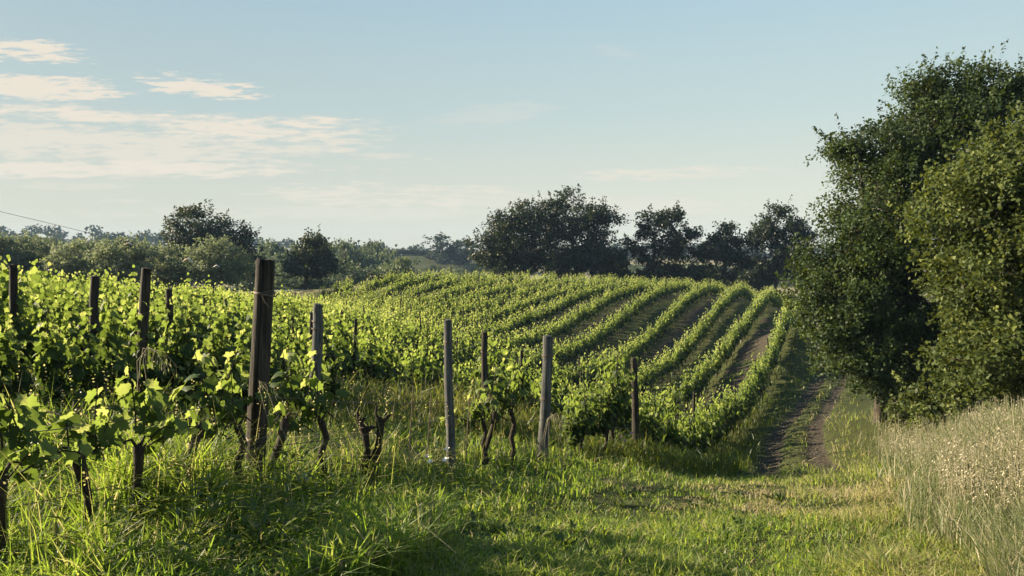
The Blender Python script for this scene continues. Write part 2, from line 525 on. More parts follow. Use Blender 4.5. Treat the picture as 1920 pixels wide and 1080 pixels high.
# pale road strip beyond the vineyard ----------------------------------------
rp = [(-40.0, 90.5), (-34, 89.8), (-28, 89.5), (-22, 90.2), (-16, 93)]
xs = np.linspace(-28.5, -20, 40); yc = 90 + .02 * (xs + 30) ** 2
v = []
for x, y in zip(xs, yc):
    for o in (-2.0, 2.0): v.append((x, y + o, gz(x, y + o) + .10))
mb = MB(); mb.add(v, [[2 * i, 2 * i + 2, 2 * i + 3, 2 * i + 1] for i in range(39)])
tag(mb.build('road', plain('pale_gravel', (.42, .41, .40), .9)), None, None, kind='structure')


# ------------------------------------------------------------------ vines
half = [(0, 0), (.16, -.17), (.40, -.10), (.37, .12), (.60, .34), (.40, .42), (.36, .62), (.15, .66)]
outl = half + [(0, 1.0)] + [(-x, y) for x, y in half[:0:-1]]
GL_V = [(0, .33, .06)] + [(x, y - .0, -.30 * x * x - .22 * (y - .35) ** 2) for x, y in outl]
GL_F = [[0, 1 + i, 1 + (i + 1) % len(outl)] for i in range(len(outl))]
def curled(cup, droop, fold, skew):
    p = [(0, .33, .05 + .1 * fold)] + [(x * (1 - .25 * fold) + skew * y * y, y - .12 * droop * y * y, cup * x * x - droop * (y - .3) ** 2 - fold * abs(x) * .5 + .06 * math.sin(9 * x + 7 * y)) for x, y in outl]
    return p
GL_SET = [curled(-.30, .22, .0, .0), curled(.35, .35, .0, .08), curled(-.1, .5, .55, -.1), curled(-.55, .1, -.35, .05), curled(.1, .7, .25, .12)]
Q_V = [(0, 0, 0), (.42, .35, -.06), (.0, 1.0, -.12), (-.42, .35, -.06)]          # simple folded leaf
Q_F = [[0, 1, 2], [0, 2, 3]]
HEX_V = [(0, -.05, 0), (.45, .05, -.08), (.38, .6, -.08), (0, 1.0, -.16), (-.38, .6, -.08), (-.45, .05, -.08)]
HEX_F = [[0, 1, 2, 3], [0, 3, 4, 5]]


def vine_leaves(nshoot, per, size, top, spread=.56, low=.62, seed=0, depth=.2):
    """shoot curves and the leaves along them, plant space: x along the row, z up"""
    r = np.random.default_rng(seed)
    P, D, N, S, T, shoots = [], [], [], [], [], []
    for s in range(nshoot):
        x0 = r.uniform(-spread, spread); z0 = low + r.uniform(-.08, .12)
        L = max(.25, (top - z0) * r.uniform(.5, 1.32))
        side = r.choice([-1, 1]); out = r.uniform(.02, depth); lean = r.uniform(-.2, .2)
        flop = r.random() < .25
        tt = np.linspace(0, 1, 6)
        zz = z0 + L * (tt if not flop else (tt - .75 * tt ** 2) * 1.1)
        yy_ = side * out * (tt ** .7) * (2.2 if flop else 1.0) * .9
        xx = x0 + lean * tt
        shoots.append(np.stack([xx, yy_, zz], -1))
        for q in range(per):
            f = (q + r.random()) / per
            p = np.array([np.interp(f, tt, xx), np.interp(f, tt, yy_), np.interp(f, tt, zz)])
            a = r.uniform(0, 2 * np.pi)
            o = np.array([math.cos(a) * .8, math.sin(a), r.uniform(-.2, .5)])
            p = p + o * r.uniform(.03, .12)
            nrm = np.array([r.normal(0, .45), (np.sign(o[1]) * .75) + r.normal(0, .35), r.uniform(.0, .9)])
            d = np.array([r.normal(0, .5), o[1] * .6, -r.uniform(.2, 1.1)])
            sz = size * r.uniform(.65, 1.2) * (1 - .45 * max(0, f - .6) / .4)
            P.append(p); D.append(d); N.append(nrm); S.append(sz)
            T.append(np.clip(.12 + .72 * f ** 2 + r.normal(0, .13), 0, 1))  # young tips paler; lower leaves darkened to put canopy shade into the tint
    return map(np.array, (P, D, N, S, T)), shoots


def vine_trunk(mb, seed, h=.66, r0=.04, cane=.5, shoots=(), sides=7):
    r = np.random.default_rng(seed)
    n = 7
    zz = np.linspace(-.15, h, n)
    xx = np.cumsum(r.normal(0, .032, n)); yy_ = np.cumsum(r.normal(0, .022, n)); xx -= xx[0]; yy_ -= yy_[0]
    rr = r0 * (1.25 - .45 * np.linspace(0, 1, n)) * r.uniform(.85, 1.25, n); rr[-1] *= 1.75; rr[-2] *= 1.35; rr[2] *= 1.2
    pts = np.stack([xx, yy_, zz], -1)
    tube(mb, pts, rr, sides, .5, True, .16)
    for sgn in (-1, 1):
        if cane <= 0: break
        L = cane * r.uniform(.7, 1.1)
        c = [pts[-1] + np.array([sgn * L * f, r.normal(0, .012), .05 * math.sin(f * 3) + r.normal(0, .01)]) for f in (0, .2, .5, .8, 1)]
        tube(mb, c, [r0 * .6, r0 * .45, r0 * .35, r0 * .25, r0 * .15], 5, .5, True, .15)
    for s in shoots:
        tube(mb, s, np.linspace(.006, .003, len(s)), 4, .6, False)


def vine_meshes(seed, nshoot, per, size, top, tmpl, near=True, low=.62, spread=.56, trunk=True, h=.66, r0=.036, young=.05):
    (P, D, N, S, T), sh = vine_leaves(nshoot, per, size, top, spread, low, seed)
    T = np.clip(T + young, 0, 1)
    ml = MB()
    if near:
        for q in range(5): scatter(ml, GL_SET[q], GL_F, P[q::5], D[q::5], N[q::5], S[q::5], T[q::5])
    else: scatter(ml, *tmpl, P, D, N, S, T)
    mt = MB(); vine_trunk(mt, seed, h, r0, spread * .9, sh if near else (), 8 if near else 5)
    return ml, mt


NEAR_T, MID_T = (GL_V, GL_F), (HEX_V, HEX_F)


def vine_proto(seed, *a, **k):
    ml, mt = vine_meshes(seed, *a, **k)
    root = thing('grapevine', 'x', 'grapevine')
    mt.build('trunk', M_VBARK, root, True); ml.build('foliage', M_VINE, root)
    return root


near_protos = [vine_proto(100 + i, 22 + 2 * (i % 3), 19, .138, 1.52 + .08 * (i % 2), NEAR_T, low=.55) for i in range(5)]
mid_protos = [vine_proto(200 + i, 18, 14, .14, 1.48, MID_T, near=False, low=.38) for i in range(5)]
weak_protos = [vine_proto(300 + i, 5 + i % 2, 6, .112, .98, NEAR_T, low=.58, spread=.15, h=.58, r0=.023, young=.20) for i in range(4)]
protos_used = set()
ORD = ['', 'first', 'second', 'third', 'fourth', 'fifth', 'sixth', 'seventh', 'eighth', 'ninth', 'tenth', 'eleventh', 'twelfth', 'thirteenth', 'fourteenth', 'fifteenth', 'sixteenth', 'seventeenth', 'eighteenth', 'nineteenth', 'twentieth', 'twenty-first', 'twenty-second']


def put_vine(proto, X, Y, label, group=None, scale=1.0, flip=False, dz=0.0):
    rz = ROW_ANG + (math.pi if flip else 0) + random.uniform(-.06, .06)
    loc = (X, Y, gz(X, Y) + dz)
    if proto.name not in protos_used:
        protos_used.add(proto.name)
        proto.location = loc; proto.rotation_euler = (0, 0, rz); proto.scale = (scale,) * 3 if np.isscalar(scale) else scale
        proto['label'] = label
        if group: proto['group'] = group
        return proto
    return dup(proto, loc, rz, label, group, scale)


# nearest row: sparse vines between tall posts
def on_row(px, k=1): Y = row_depth(k, px); return row_x(k, Y), Y
for px, pi, lab, sc in ((40, 1, 'small grapevine with few yellow-green leaves at the left edge of the nearest row', 1.0),
                        (160, 0, 'small grapevine with a crown of big jagged bright leaves, third from the split post', 1.0),
                        (278, 1, 'small grapevine on a thick dark trunk in tall grass, second from the split post', 1.0),
                        (378, 2, 'thin crooked grapevine with sparse leaves just left of the split post', 1.0),
                        (446, 3, 'grapevine with one broad bright leaf cluster touching the split post', 1.0),
                        (542, 2, 'dark gnarled grapevine just right of the split post', 1.06),
                        (602, 3, 'leafy low grapevine right of the split post beside the bare vine', 1.06),
                        (905, 3, 'bent dark grapevine trunk under a bright bush between the slim post and grey post', 1.02),
                        (934, 2, 'straight grapevine trunk in the bright bush left of the grey post', 1.15),
                        (958, 3, 'grapevine nearest the grey post in the bright bush', 1.2)):
    X, Y = on_row(px)
    put_vine(weak_protos[pi], X, Y, lab, None, (sc, sc, sc))

VINE_FAR_EDGE = lambda X, Y: Y < 84 + .12 * X and (X > -.64 * Y - 5)
cands = []
for k in range(1, 21):
    Y = 2.5 + random.random()
    while Y < 100:
        X = row_x(k, Y)
        lim = np.interp(X / max(Y, 1), [-.75, -.44, -.24, -.16, 0, .2, .36], [56, 70, 78, 84, 92, 92, 92])
        if Y < lim and X / Y > -.82 and not (k == 1 and (Y < 11.6 or abs(Y - 14.9) < .5)) and not (k == 2 and (12.4 < Y < 15.7 or 10.3 < Y < 11.1)):
            if random.random() > (.015 if Y > 14 else .03):
                cands.append((math.hypot(X, Y), k, X + random.gauss(0, .07), Y + random.gauss(0, .05)))
        Y += .92 * (.86 if Y > 20 else .80 if Y < 12 else .92) * random.uniform(.92, 1.1)
cands.sort()
n_ind = 290
for i, (d, k, X, Y) in enumerate(cands[:n_ind]):
    proto = random.choice(near_protos) if d < 15 else random.choice(mid_protos)
    s = random.uniform(.86, 1.12) * (.76 if d < 11 else .84 if d < 14 else 1.06)
    if k == 1 and Y < 17: s *= .84
    grp = f'vines of the {ORD[k]} row from the track'
    lab = f'lush green grapevine in the {ORD[k]} row from the track' if k > 1 else 'lush green grapevine beyond the last tall post of the row beside the track'
    put_vine(proto, X, Y, lab, grp, (s, s, s * random.uniform(.9, 1.1)), random.random() < .5)
for p in near_protos + mid_protos + weak_protos:
    if p.name not in protos_used:
        for c_ in list(p.children): bpy.data.objects.remove(c_)
        bpy.data.objects.remove(p)
# rest of the rows, too many to count: one object
low = []
for i in range(6):
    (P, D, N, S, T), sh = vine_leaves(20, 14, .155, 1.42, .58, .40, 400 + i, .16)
    low.append((P, D, N, S, T))
ml = MB(); ca, sa = math.cos(ROW_ANG), math.sin(ROW_ANG)
mt = MB()
for d, k, X, Y in cands[n_ind:]:
    P, D, N, S, T = random.choice(low)
    fl = random.choice((-1, 1)); s = random.uniform(1.0, 1.18)
    def rot(a): return np.stack([fl * (a[:, 0] * ca - a[:, 1] * sa), fl * (a[:, 0] * sa + a[:, 1] * ca), a[:, 2]], -1)
    z0 = gz(X, Y)
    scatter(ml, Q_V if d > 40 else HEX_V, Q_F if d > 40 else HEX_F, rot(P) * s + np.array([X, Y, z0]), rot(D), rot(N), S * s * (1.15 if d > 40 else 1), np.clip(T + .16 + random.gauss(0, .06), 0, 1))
    tube(mt, [(X, Y, z0 - .1), (X + random.gauss(0, .03), Y, z0 + .35), (X + random.gauss(0, .04), Y, z0 + .7)], [.035, .03, .025], 4, .5, False)
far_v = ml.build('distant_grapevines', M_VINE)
tag(far_v, 'rows of grapevines climbing the hill and spreading to the far left', 'grapevines', 'vine rows on the hill', 'stuff')
mt.build('trunks', M_VBARK, far_v)['kind'] = 'stuff'

# bare old vine: two crooked trunks joined by an arm
X, Y = on_row(690)
root = thing('bare_vine', 'leafless old vine of two crooked trunks joined near the top', 'bare vine', (X, Y, gz(X, Y)))
b = MB()
k_ = Y / F
def bv(px, z): return ((px - 690) * k_, 0, z)
tube(b, [bv(664, -.1), bv(668, .14), bv(682, .28), bv(686, .40), bv(684, .52), bv(680, .60)], [.030, .028, .034, .028, .034, .040], 8, .5, True, .2)
tube(b, [bv(680, .58), bv(676, .64), bv(682, .68)], [.022, .02, .012], 6, .5, True, .2)
tube(b, [bv(684, .56), bv(695, .60), bv(708, .60)], [.026, .022, .026], 6, .5, True, .2)
tube(b, [bv(682, .27), bv(692, .31), bv(703, .40)], [.026, .022, .024], 6, .5, True, .2)
tube(b, [bv(680, .60), bv(671, .66), bv(669, .73), bv(672, .77)], [.026, .02, .014, .008], 6, .5, True, .25)
b.build('trunk', M_VBARK, root, True)
b = MB()
tube(b, [bv(709, .64), bv(703, .72), bv(705, .79)], [.022, .015, .008], 6, .5, True, .25)
tube(b, [bv(716, .64), bv(726, .70), bv(735, .71)], [.020, .013, .006], 6, .5, True, .25)
tube(b, [bv(700, -.1), bv(702, .15), bv(703, .34), bv(709, .5), bv(711, .62), bv(707, .68)], [.030, .026, .028, .030, .036, .030], 8, .5, True, .2)
tube(b, [bv(711, .62), bv(720, .66), bv(726, .69)], [.024, .018, .010], 6, .5, True, .2)
b.build('trunk', M_VBARK, root, True)

# ------------------------------------------------------------------ posts
def post(ptop, pbx, Y, wpx, label, mat=M_POST, cat='wooden post', split=False, tie=None, grp=None, sides=10, taper=.9, k=None):
    top = at(*ptop, Y)
    bx = at(pbx, 700, Y).x
    base = Vector((bx, Y, gz(bx, Y)))
    root = thing('wooden_post', label, cat, base, 0, grp)
    v = top - base
    r = wpx / F * Y / 2
    mbp = MB()
    ts = (-.12, .1, .3, .55, .8, .97, 1.0)
    if split:
        for sgn, topz, rr in ((-1, 1.0, .98), (1, 1.0, .95)):
            vs = []
            A_ = np.linspace(-np.pi / 2, np.pi / 2, 9)
            for t_ in ts:
                gap = r * (.07 if t_ > .45 else .035)
                f_ = (1.14 - .2 * t_) * rr
                for a_ in A_:
                    jit = 1 + .07 * rng.uniform(-1, 1)
                    vs.append((v.x * t_ + sgn * (gap + r * f_ * math.cos(a_) * jit), v.y * t_ + r * .95 * f_ * math.sin(a_) * jit, v.z * t_ * topz + (.012 * rng.uniform(-1, 1) if t_ == 1.0 else 0)))
            n = len(A_); fs = []
            for i in range(len(ts) - 1):
                for j in range(n):
                    j2 = (j + 1) % n
                    q = [i * n + j, i * n + j2, (i + 1) * n + j2, (i + 1) * n + j]
                    fs.append(q if sgn > 0 else q[::-1])
            mbp.add(vs, fs)
            tp = vs[-n:]; c_ = tuple(np.mean(tp, 0))
            fq = [[j, (j + 1) % n, n] for j in range(n)]
            mbp.add(tp + [c_], [q if sgn > 0 else q[::-1] for q in fq])
    else:
        pts = [v * t_ + Vector((.006 * rng.normal(), 0, 0)) for t_ in ts]
        tube(mbp, pts, [r * (1.1 - (1.1 - taper) * max(0, t_)) for t_ in ts], sides, .5, True, .06)
    mbp.build('shaft', mat, root)
    if tie:
        for hfrac, knot in tie:
            w_ = MB()
            for q in range(3):
                zz = hfrac + .006 * q
                cc = v * zz
                ring = [(cc.x + r * 1.07 * math.cos(a_), cc.y + r * 1.07 * math.sin(a_), cc.z + .006 * math.sin(a_ * 2 + q)) for a_ in np.linspace(0, 2 * np.pi, 15)]
                tube(w_, ring, .0028, 4, .5, False)
            if knot:
                cc = v * hfrac
                tube(w_, [(cc.x - r * .3, -r * 1.1, cc.z + .01), (cc.x + r * .6, -r * 1.25, cc.z), (cc.x + r * 1.4, -r * .6, cc.z - .015), (cc.x + r * 1.7, -r * .3, cc.z + .01)], .005, 5)
                tube(w_, [(cc.x + r * .1, -r * 1.15, cc.z), (cc.x + r * .5, -r * 1.2, cc.z - .05), (cc.x + r * .9, -r * 1.0, cc.z - .09)], .004, 5)
            w_.build('wire_tie', M_WIRE, root)
    return root


post((498, 487), 472, 5.6, 35, 'tallest post, thick and dark, split down the middle with twisted wire near its top', M_POST, split=True, tie=[(.86, True), (.27, False)])
post((597, 571), 586, 10.5, 20, 'pale grey post with wire bound below its top, right of the split post', M_POSTG, tie=[(.86, False), (.80, False)])
post((584, 586), 582, 12.1, 8, 'thin dark post half hidden behind the pale grey post', M_STAKE)
post((840, 600), 846, 8.2, 17, 'slim straight blue-grey post standing in green grass with a bare gap on its left', M_POSTG, tie=[(.86, False), (.34, False)])
post((908, 623), 908, 14.9, 13, 'narrow dark brown post behind the bright vine bush', M_POST, tie=[(.78, False)])
post((1028, 630), 1019, 10.75, 21, 'grey weathered post at the lawn edge beside the bright vine bush', M_POSTG, tie=[(.84, False), (.50, False)])
post((1189, 671), 1195, 14.7, 13.5, 'dark post at the near end of the vine row beside the track', M_POST, tie=[(.8, False)])
post((274, 503), 260, 8.46, 19, 'dark leaning post rising from the lush vines left of the split post', M_POST, tie=[(.72, False)])
post((317, 542), 318, 12.6, 13, 'short dark post just right of the leaning post among vines', M_STAKE)
post((178, 518), 172, 11.4, 17, 'stubby dark post top barely clearing the bright vine leaves', M_STAKE)
post((24, 497), 29, 10.3, 15, 'dark post top at the far left edge above the vines', M_STAKE)

# slim stakes inside the rows
sm = []
for i in range(3):
    b = MB()
    tube(b, [(0, 0, -.2), (.01 * (i - 1), .0, .9), (.02 * (i - 1), .01, 1.78)], [.042, .038, .034], 6, .5, True, .08)
    sm.append(b.mesh('stake', M_STAKE, False))
cnt = 0
for k in range(1, 21):
    Y = 17 + random.uniform(0, 5)
    while Y < 96:
        X = row_x(k, Y)
        lim = np.interp(X / max(Y, 1), [-.75, -.44, -.24, -.16, 0, .2, .36], [56, 70, 78, 84, 92, 92, 92])
        if Y < lim + 1 and X / Y > -.66:
            o = bpy.data.objects.new('vine_stake', random.choice(sm)); C.objects.link(o)
            o.location = (X, Y, gz(X, Y)); o.rotation_euler = (random.gauss(0, .03), random.gauss(0, .03), random.uniform(0, 6))
            s = random.uniform(.92, 1.14); o.scale = (1, 1, s)
            tag(o, f'thin dark stake poking above the {ORD[k]} vine row from the track', 'stake', f'stakes in the {ORD[k]} vine row')
            cnt += 1
        Y += random.uniform(5.2, 8.0)

# wires of the nearest two rows
def wire(k, pxs, hs, label, rad=.0028):
    pts = []
    for i in range(len(pxs) - 1):
        Y0, Y1 = row_depth(k, pxs[i]), row_depth(k, pxs[i + 1])
        for f in np.linspace(0, 1, 9)[:-1 if i < len(pxs) - 2 else None]:
            Yq = Y0 + (Y1 - Y0) * f; Xq = row_x(k, Yq)
            z = float(ground(row_x(k, Y0), Y0)) * (1 - f) + float(ground(row_x(k, Y1), Y1)) * f + hs[i] * (1 - f) + hs[i + 1] * f - .03 * math.sin(math.pi * f)
            pts.append((Xq, Yq - .06, z))
    b = MB(); tube(b, pts, rad, 4, .5, False)
    return tag(b.build('trellis_wire', M_WIRE), label, 'wire')
wire(1, [-150, 490, 845, 1022, 1192], [.78, .80, .82, .84, .85], 'thin wire strung between the posts of the nearest row at mid height')
wire(1, [-150, 490, 845, 1022, 1192], [.42, .44, .66, .60, .55], 'lower slack wire along the nearest row just above the grass')
wire(2, [-150, 270, 590, 908], [1.0, 1.0, 1.0, 1.0], 'wire running behind the split post through the second row')
wire(1, [490, 845, 1022, 1192], [1.35, 1.38, 1.40, 1.4], 'top wire linking the tall posts of the nearest row', .0018)

for px, py0, top_h, lab in ((768, 790, .95, 'thin rusty rod leaning right, nearest the bare vine'), (802, 800, .9, 'thin rusty rod just left of the slim blue-grey post'), (875, 795, .85, 'thin rusty rod just right of the slim blue-grey post')):
    Y = row_depth(1, px); X = row_x(1, Y)
    b = MB(); tube(b, [(-.02, 0, -.1), (0, 0, top_h * .5), (.03, .01, top_h)], .006, 5)
    tag(b.build('metal_rod', M_WIRE, loc=(X, Y, gz(X, Y))), lab, 'metal rod')

# ------------------------------------------------------------------ grass
BL_F3 = np.array([[0, 1, 3, 2]], np.int32); BL_F2 = np.array([[2, 3, 4]], np.int32)
def blades(mb, X, Y, H, W, tint, lean=.35, bend=.5, Z=None, sunk=.02):
    n = len(X)
    if n == 0: return
    Z = ground(X, Y) if Z is None else Z
    a = rng.uniform(0, 2 * np.pi, n); la = rng.uniform(0, 2 * np.pi, n)
    ln = np.abs(rng.normal(0, lean, n)); bd = np.abs(rng.normal(0, bend, n))
    wd = np.stack([np.cos(a), np.sin(a), np.zeros(n)], -1) * (W / 2)[:, None]
    L = np.stack([np.cos(la), np.sin(la), np.zeros(n)], -1)
    B = np.stack([X, Y, Z - sunk], -1)
    Mid = B + L * (ln * .55 * H)[:, None] + np.array([0, 0, 1]) * (H * .58)[:, None]
    Tip = B + L * ((ln + bd) * H)[:, None] + np.array([0, 0, 1]) * (H * np.maximum(.45, 1 - .35 * bd - .1 * ln))[:, None]
    v = np.stack([B - wd, B + wd, Mid - wd * .8, Mid + wd * .8, Tip], 1)
    o = (np.arange(n) * 5)[:, None, None]
    base = mb.nv
    mb.add(v.reshape(-1, 3), (BL_F3[None] + o).reshape(-1, 4), tint)
    # tips share the vertices just added
    mb.v.append(np.zeros((0, 3), np.float32)); mb.f.append((BL_F2[None] + o).reshape(-1, 3).astype(np.int32) + base); mb.t.append(np.asarray(tint, np.float32))


def polar(n, y0, y1, x0, x1, power=1.0):
    """points in view: sideways slope x0..x1, depth y0..y1 thinning out with distance"""
    u = rng.random(n)
    inv = 1 / y1 + (1 / y0 - 1 / y1) * u if power == 1 else 1 / (y1 ** -2 + (y0 ** -2 - y1 ** -2) * u) ** -.5
    Yv = 1 / inv
    return rng.uniform(x0, x1, n) * Yv, Yv


def oat_edge(Y): return .41 * Y + .75
def clump(X, Y): return .55 * vnoise(X, Y, 1.4, 1) + .45 * vnoise(X, Y, 4.5, 8)
def tall_band(X, Y): return sstep(row_index(X, Y), .72, .98)

# short mown grass of the clearing
mb = MB()
X, Y = polar(240000, 2.4, 42, -.45, .85)
k = row_index(X, Y)
edge = .70 + .12 * (vnoise(X, Y, 1.2, 4) - .5) * 2
keep = (k < edge) & (X < oat_edge(Y) + .9 * (vnoise(X, Y, .9, 6) - .3))
keep &= (rut_mask(X, Y) * (.45 + .55 * vnoise(X, Y, 1.6, 41)) < rng.uniform(.12, .62, len(X))) & (rng.random(len(X)) < .35 + .8 * clump(X, Y))
X, Y = X[keep], Y[keep]
cl = clump(X, Y)
dryp = sstep(vnoise(X, Y, .75, 14) * .65 + .35 * vnoise(X, Y, 3.0, 15), .50, .66)
H = (.035 + .10 * cl ** 1.5) * rng.uniform(.6, 1.5, len(X)) * (1 + .02 * Y) * (1 - .35 * dryp)
Wd = rng.uniform(.004, .009, len(X)) * (1 + Y / 14)
lush = sstep(X - (.36 * Y + .3), -.6, .3)
ti = np.clip(.40 + .30 * cl + .18 * lush + rng.normal(0, .14, len(X)) + .50 * dryp * (1 - .7 * lush), 0, 1)
ti = np.where(rng.random(len(X)) < .085, rng.uniform(.85, 1.0, len(X)), ti)
blades(mb, X, Y, H * (1 + .6 * lush), Wd, ti, .6, .55)
tag(mb.build('lawn_grass', M_LAWN), 'short uneven grass of the clearing and track verges', 'grass', None, 'stuff')

# tall grass under and along the nearest row
mb = MB()
X, Y = polar(105000, 2.6, 17, -.72, .16)
k = row_index(X, Y)
keep = (k > .58 + .30 * (vnoise(X, Y, .9, 4) - .5)) & (k < 1.75) & (rng.random(len(X)) < .25 + clump(X, Y))
X, Y, k = X[keep], Y[keep], k[keep]
cl = clump(X, Y)
edge_h = .30 + .25 * sstep(Y, 5.6, 4.6) + .70 * sstep(k, .86, 1.06)
H = (.10 + (.42 + .34 * sstep(Y, 9, 5)) * cl ** 1.2 * edge_h) * rng.uniform(.5, 1.35, len(X))
ti = np.clip(.33 + .3 * cl + rng.normal(0, .13, len(X)), 0, .85)
drybush = np.exp(-((Y - 8.0) / 1.3) ** 2) * sstep(k, .95, 1.1)
ti = np.where(rng.random(len(X)) < .12 + .55 * drybush, rng.uniform(.85, 1, len(X)), ti)
blades(mb, X, Y, H, rng.uniform(.006, .017, len(X)) * (1 + Y / 30), ti, .3, .6)
X, Y = polar(1300, 2.6, 16, -.72, .12)                         # flowering stems above the blades
k = row_index(X, Y); keep = (k > .85) & (k < 1.9); X, Y = X[keep], Y[keep]
Hs = rng.uniform(.45, .95, len(X)); Zs = ground(X, Y)
blades(mb, X, Y, Hs, np.full(len(X), .004), rng.uniform(.5, .95, len(X)), .22, .2, Zs)
for q in range(5):
    zt = Hs * (.86 + .03 * q)
    ph = rng.uniform(0, 6.28, len(X))
    D = np.stack([np.cos(ph), np.sin(ph), rng.uniform(-.4, .8, len(X))], -1)
    scatter(mb, Q_V, Q_F, np.stack([X, Y, Zs + zt], -1), D, rng.normal(0, 1, (len(X), 3)), rng.uniform(.010, .022, len(X)), rng.uniform(.82, 1, len(X)))
tag(mb.build('tall_grass', M_LAWN), 'tall lush grass growing along the foot of the nearest vine row', 'grass', None, 'stuff')

# grass between the rows, thinning out up the hill
mb = MB()
X, Y = polar(190000, 5.0, 92, -.68, .46)
k = row_index(X, Y)
sm_ = soil_mask(X, Y)
keep = (k > 1.02) & (k < 19) & (rng.random(len(X)) > sm_ * 1.1) & (rng.random(len(X)) < .3 + clump(X, Y))
keep |= (k <= 1.02) & (k > .3) & (Y > 12) & (X < track_x(Y) - 1.0)
X, Y, k = X[keep], Y[keep], k[keep]
cl = clump(X, Y)
H = (.12 + .34 * cl) * rng.uniform(.5, 1.3, len(X)) * np.where(k < 3, 1.15, .70) * (1 + 1.1 * sstep(Y, 16, 24) * (1 - sstep(np.abs(k - np.round(k)), .05, .2)))
ti = np.clip(.24 - .10 * sstep(k, 2.5, 3.2) + .3 * cl + rng.normal(0, .15, len(X)) + .12 * sstep(vnoise(X, Y, .3, 20), .5, .7), 0, 1)  # alleys beyond the near rows tinted darker, shade put into the colour
ti = np.where(rng.random(len(X)) < .07, rng.uniform(.75, .95, len(X)), ti)
dip = np.exp(-((k - 2.0) / .55) ** 4 - ((Y - 14) / 2.6) ** 4)
H = H * np.where((k < 2.9) & (Y < 12.5), .55, 1.0) * (1 + 1.0 * dip)
ti = np.where(rng.random(len(X)) < .45 * dip, rng.uniform(.7, .95, len(X)), ti)
blades(mb, X, Y, H, rng.uniform(.006, .012, len(X)) * (1 + Y / 16), ti, .35, .4)
tag(mb.build('alley_grass', M_GRASS), 'rough grass between the vine rows', 'grass', None, 'stuff')

# wild oats on the right
mb = MB()
X, Y = polar(150000, 2.2, 26, .30, 1.25)
keep = (X > oat_edge(Y) + .9 * (vnoise(X, Y, .9, 6) - .45)) & (rng.random(len(X)) < .35 + clump(X, Y))
X, Y = X[keep], Y[keep]
inn = sstep(X - oat_edge(Y), -.2, 1.3)
cl = clump(X, Y)
H = (.18 + .45 * inn + .28 * cl) * rng.uniform(.55, 1.2, len(X))
ti = np.clip(.12 + .2 * rng.random(len(X)) + .45 * (rng.random(len(X)) < .28), 0, 1)
blades(mb, X, Y, H, rng.uniform(.004, .009, len(X)) * (1 + Y / 22), ti, .22, .3)
X, Y = polar(34000, 2.3, 28, .32, 1.25)
keep = (X > oat_edge(Y) + .25 + .9 * (vnoise(X, Y, .9, 6) - .4)) & (rng.random(len(X)) < .25 + 1.1 * vnoise(X, Y, 1.8, 71))
X, Y = X[keep], Y[keep]
inn = sstep(X - oat_edge(Y) + 1.0 * (vnoise(X, Y, 1.5, 81) - .5), 0, 2.0)
Hs = (.44 + .30 * inn + .22 * (vnoise(X, Y, .8, 51) - .5)) * rng.uniform(.62, 1.25, len(X)); Zs = ground(X, Y)
la = rng.uniform(0, 6.28, len(X)); ln = np.abs(rng.normal(0, .10, len(X)))
LX, LY = np.cos(la) * ln, np.sin(la) * ln
wd = .0034 * (1 + Y / 12)
for nrm in ((1, 0), (0, 1)):
    B0 = np.stack([X, Y, Zs - .02], -1); T0 = np.stack([X + LX * Hs, Y + LY * Hs, Zs + Hs], -1)
    off = np.stack([nrm[0] * wd, nrm[1] * wd, wd * 0], -1)
    v = np.stack([B0 - off, B0 + off, T0 + off * .6, T0 - off * .6], 1).reshape(-1, 3)
    mb.add(v, np.arange(len(X) * 4).reshape(-1, 4), rng.uniform(.35, .95, len(X)))
SP_V = [(0, 0, 0), (.16, .35, .03), (0, 1, 0), (-.16, .35, .03)]
for q in range(11):
    f = .70 + .30 * (q + rng.random(len(X))) / 11
    ph = rng.uniform(0, 6.28, len(X)); rr = (1.02 - f) * .32 + .015
    P0 = np.stack([X + LX * Hs * f + np.cos(ph) * rr * .6, Y + LY * Hs * f + np.sin(ph) * rr * .6, Zs + Hs * f - rr * .1], -1)
    D = np.stack([np.cos(ph) * .5, np.sin(ph) * .5, rng.uniform(-1.0, -.1, len(X))], -1)
    scatter(mb, SP_V, Q_F, P0, D, rng.normal(0, 1, (len(X), 3)), rng.uniform(.013, .026, len(X)) * (1 + Y / 26), rng.uniform(.6, 1.0, len(X)))
tag(mb.build('wild_oat_grass', M_OAT), 'tall pale wild oats on the bank right of the track', 'grass', None, 'stuff')

# broad-leaved weeds in the clearing
mb = MB()
LV = [(0, 0, 0), (.16, .3, .05), (.13, .75, .03), (0, 1, -.08), (-.13, .75, .03), (-.16, .3, .05)]
LF = [[0, 1, 2, 3], [0, 3, 4, 5]]
wx, wy = polar(170, 3.6, 12, -.30, .45)
for x, y in zip(wx, wy):
    kk = row_index(x, y)
    if kk > 1.1 or x > oat_edge(y) - .3 or vnoise(x, y, .8, 33) < .48: continue
    n = 9
    ph = rng.uniform(0, 6.28, n)
    D = np.stack([np.cos(ph), np.sin(ph), rng.uniform(.3, 1.3, n)], -1)
    P0 = np.tile([x, y, gz(x, y)], (n, 1)) + rng.normal(0, .02, (n, 3)) * [1, 1, 0]
    scatter(mb, LV, LF, P0, D, np.stack([-np.cos(ph) * .4, -np.sin(ph) * .4, np.ones(n)], -1), rng.uniform(.05, .13, n), rng.uniform(.15, .55, n))
wx, wy = polar(420, 3.7, 13, -.70, .14)
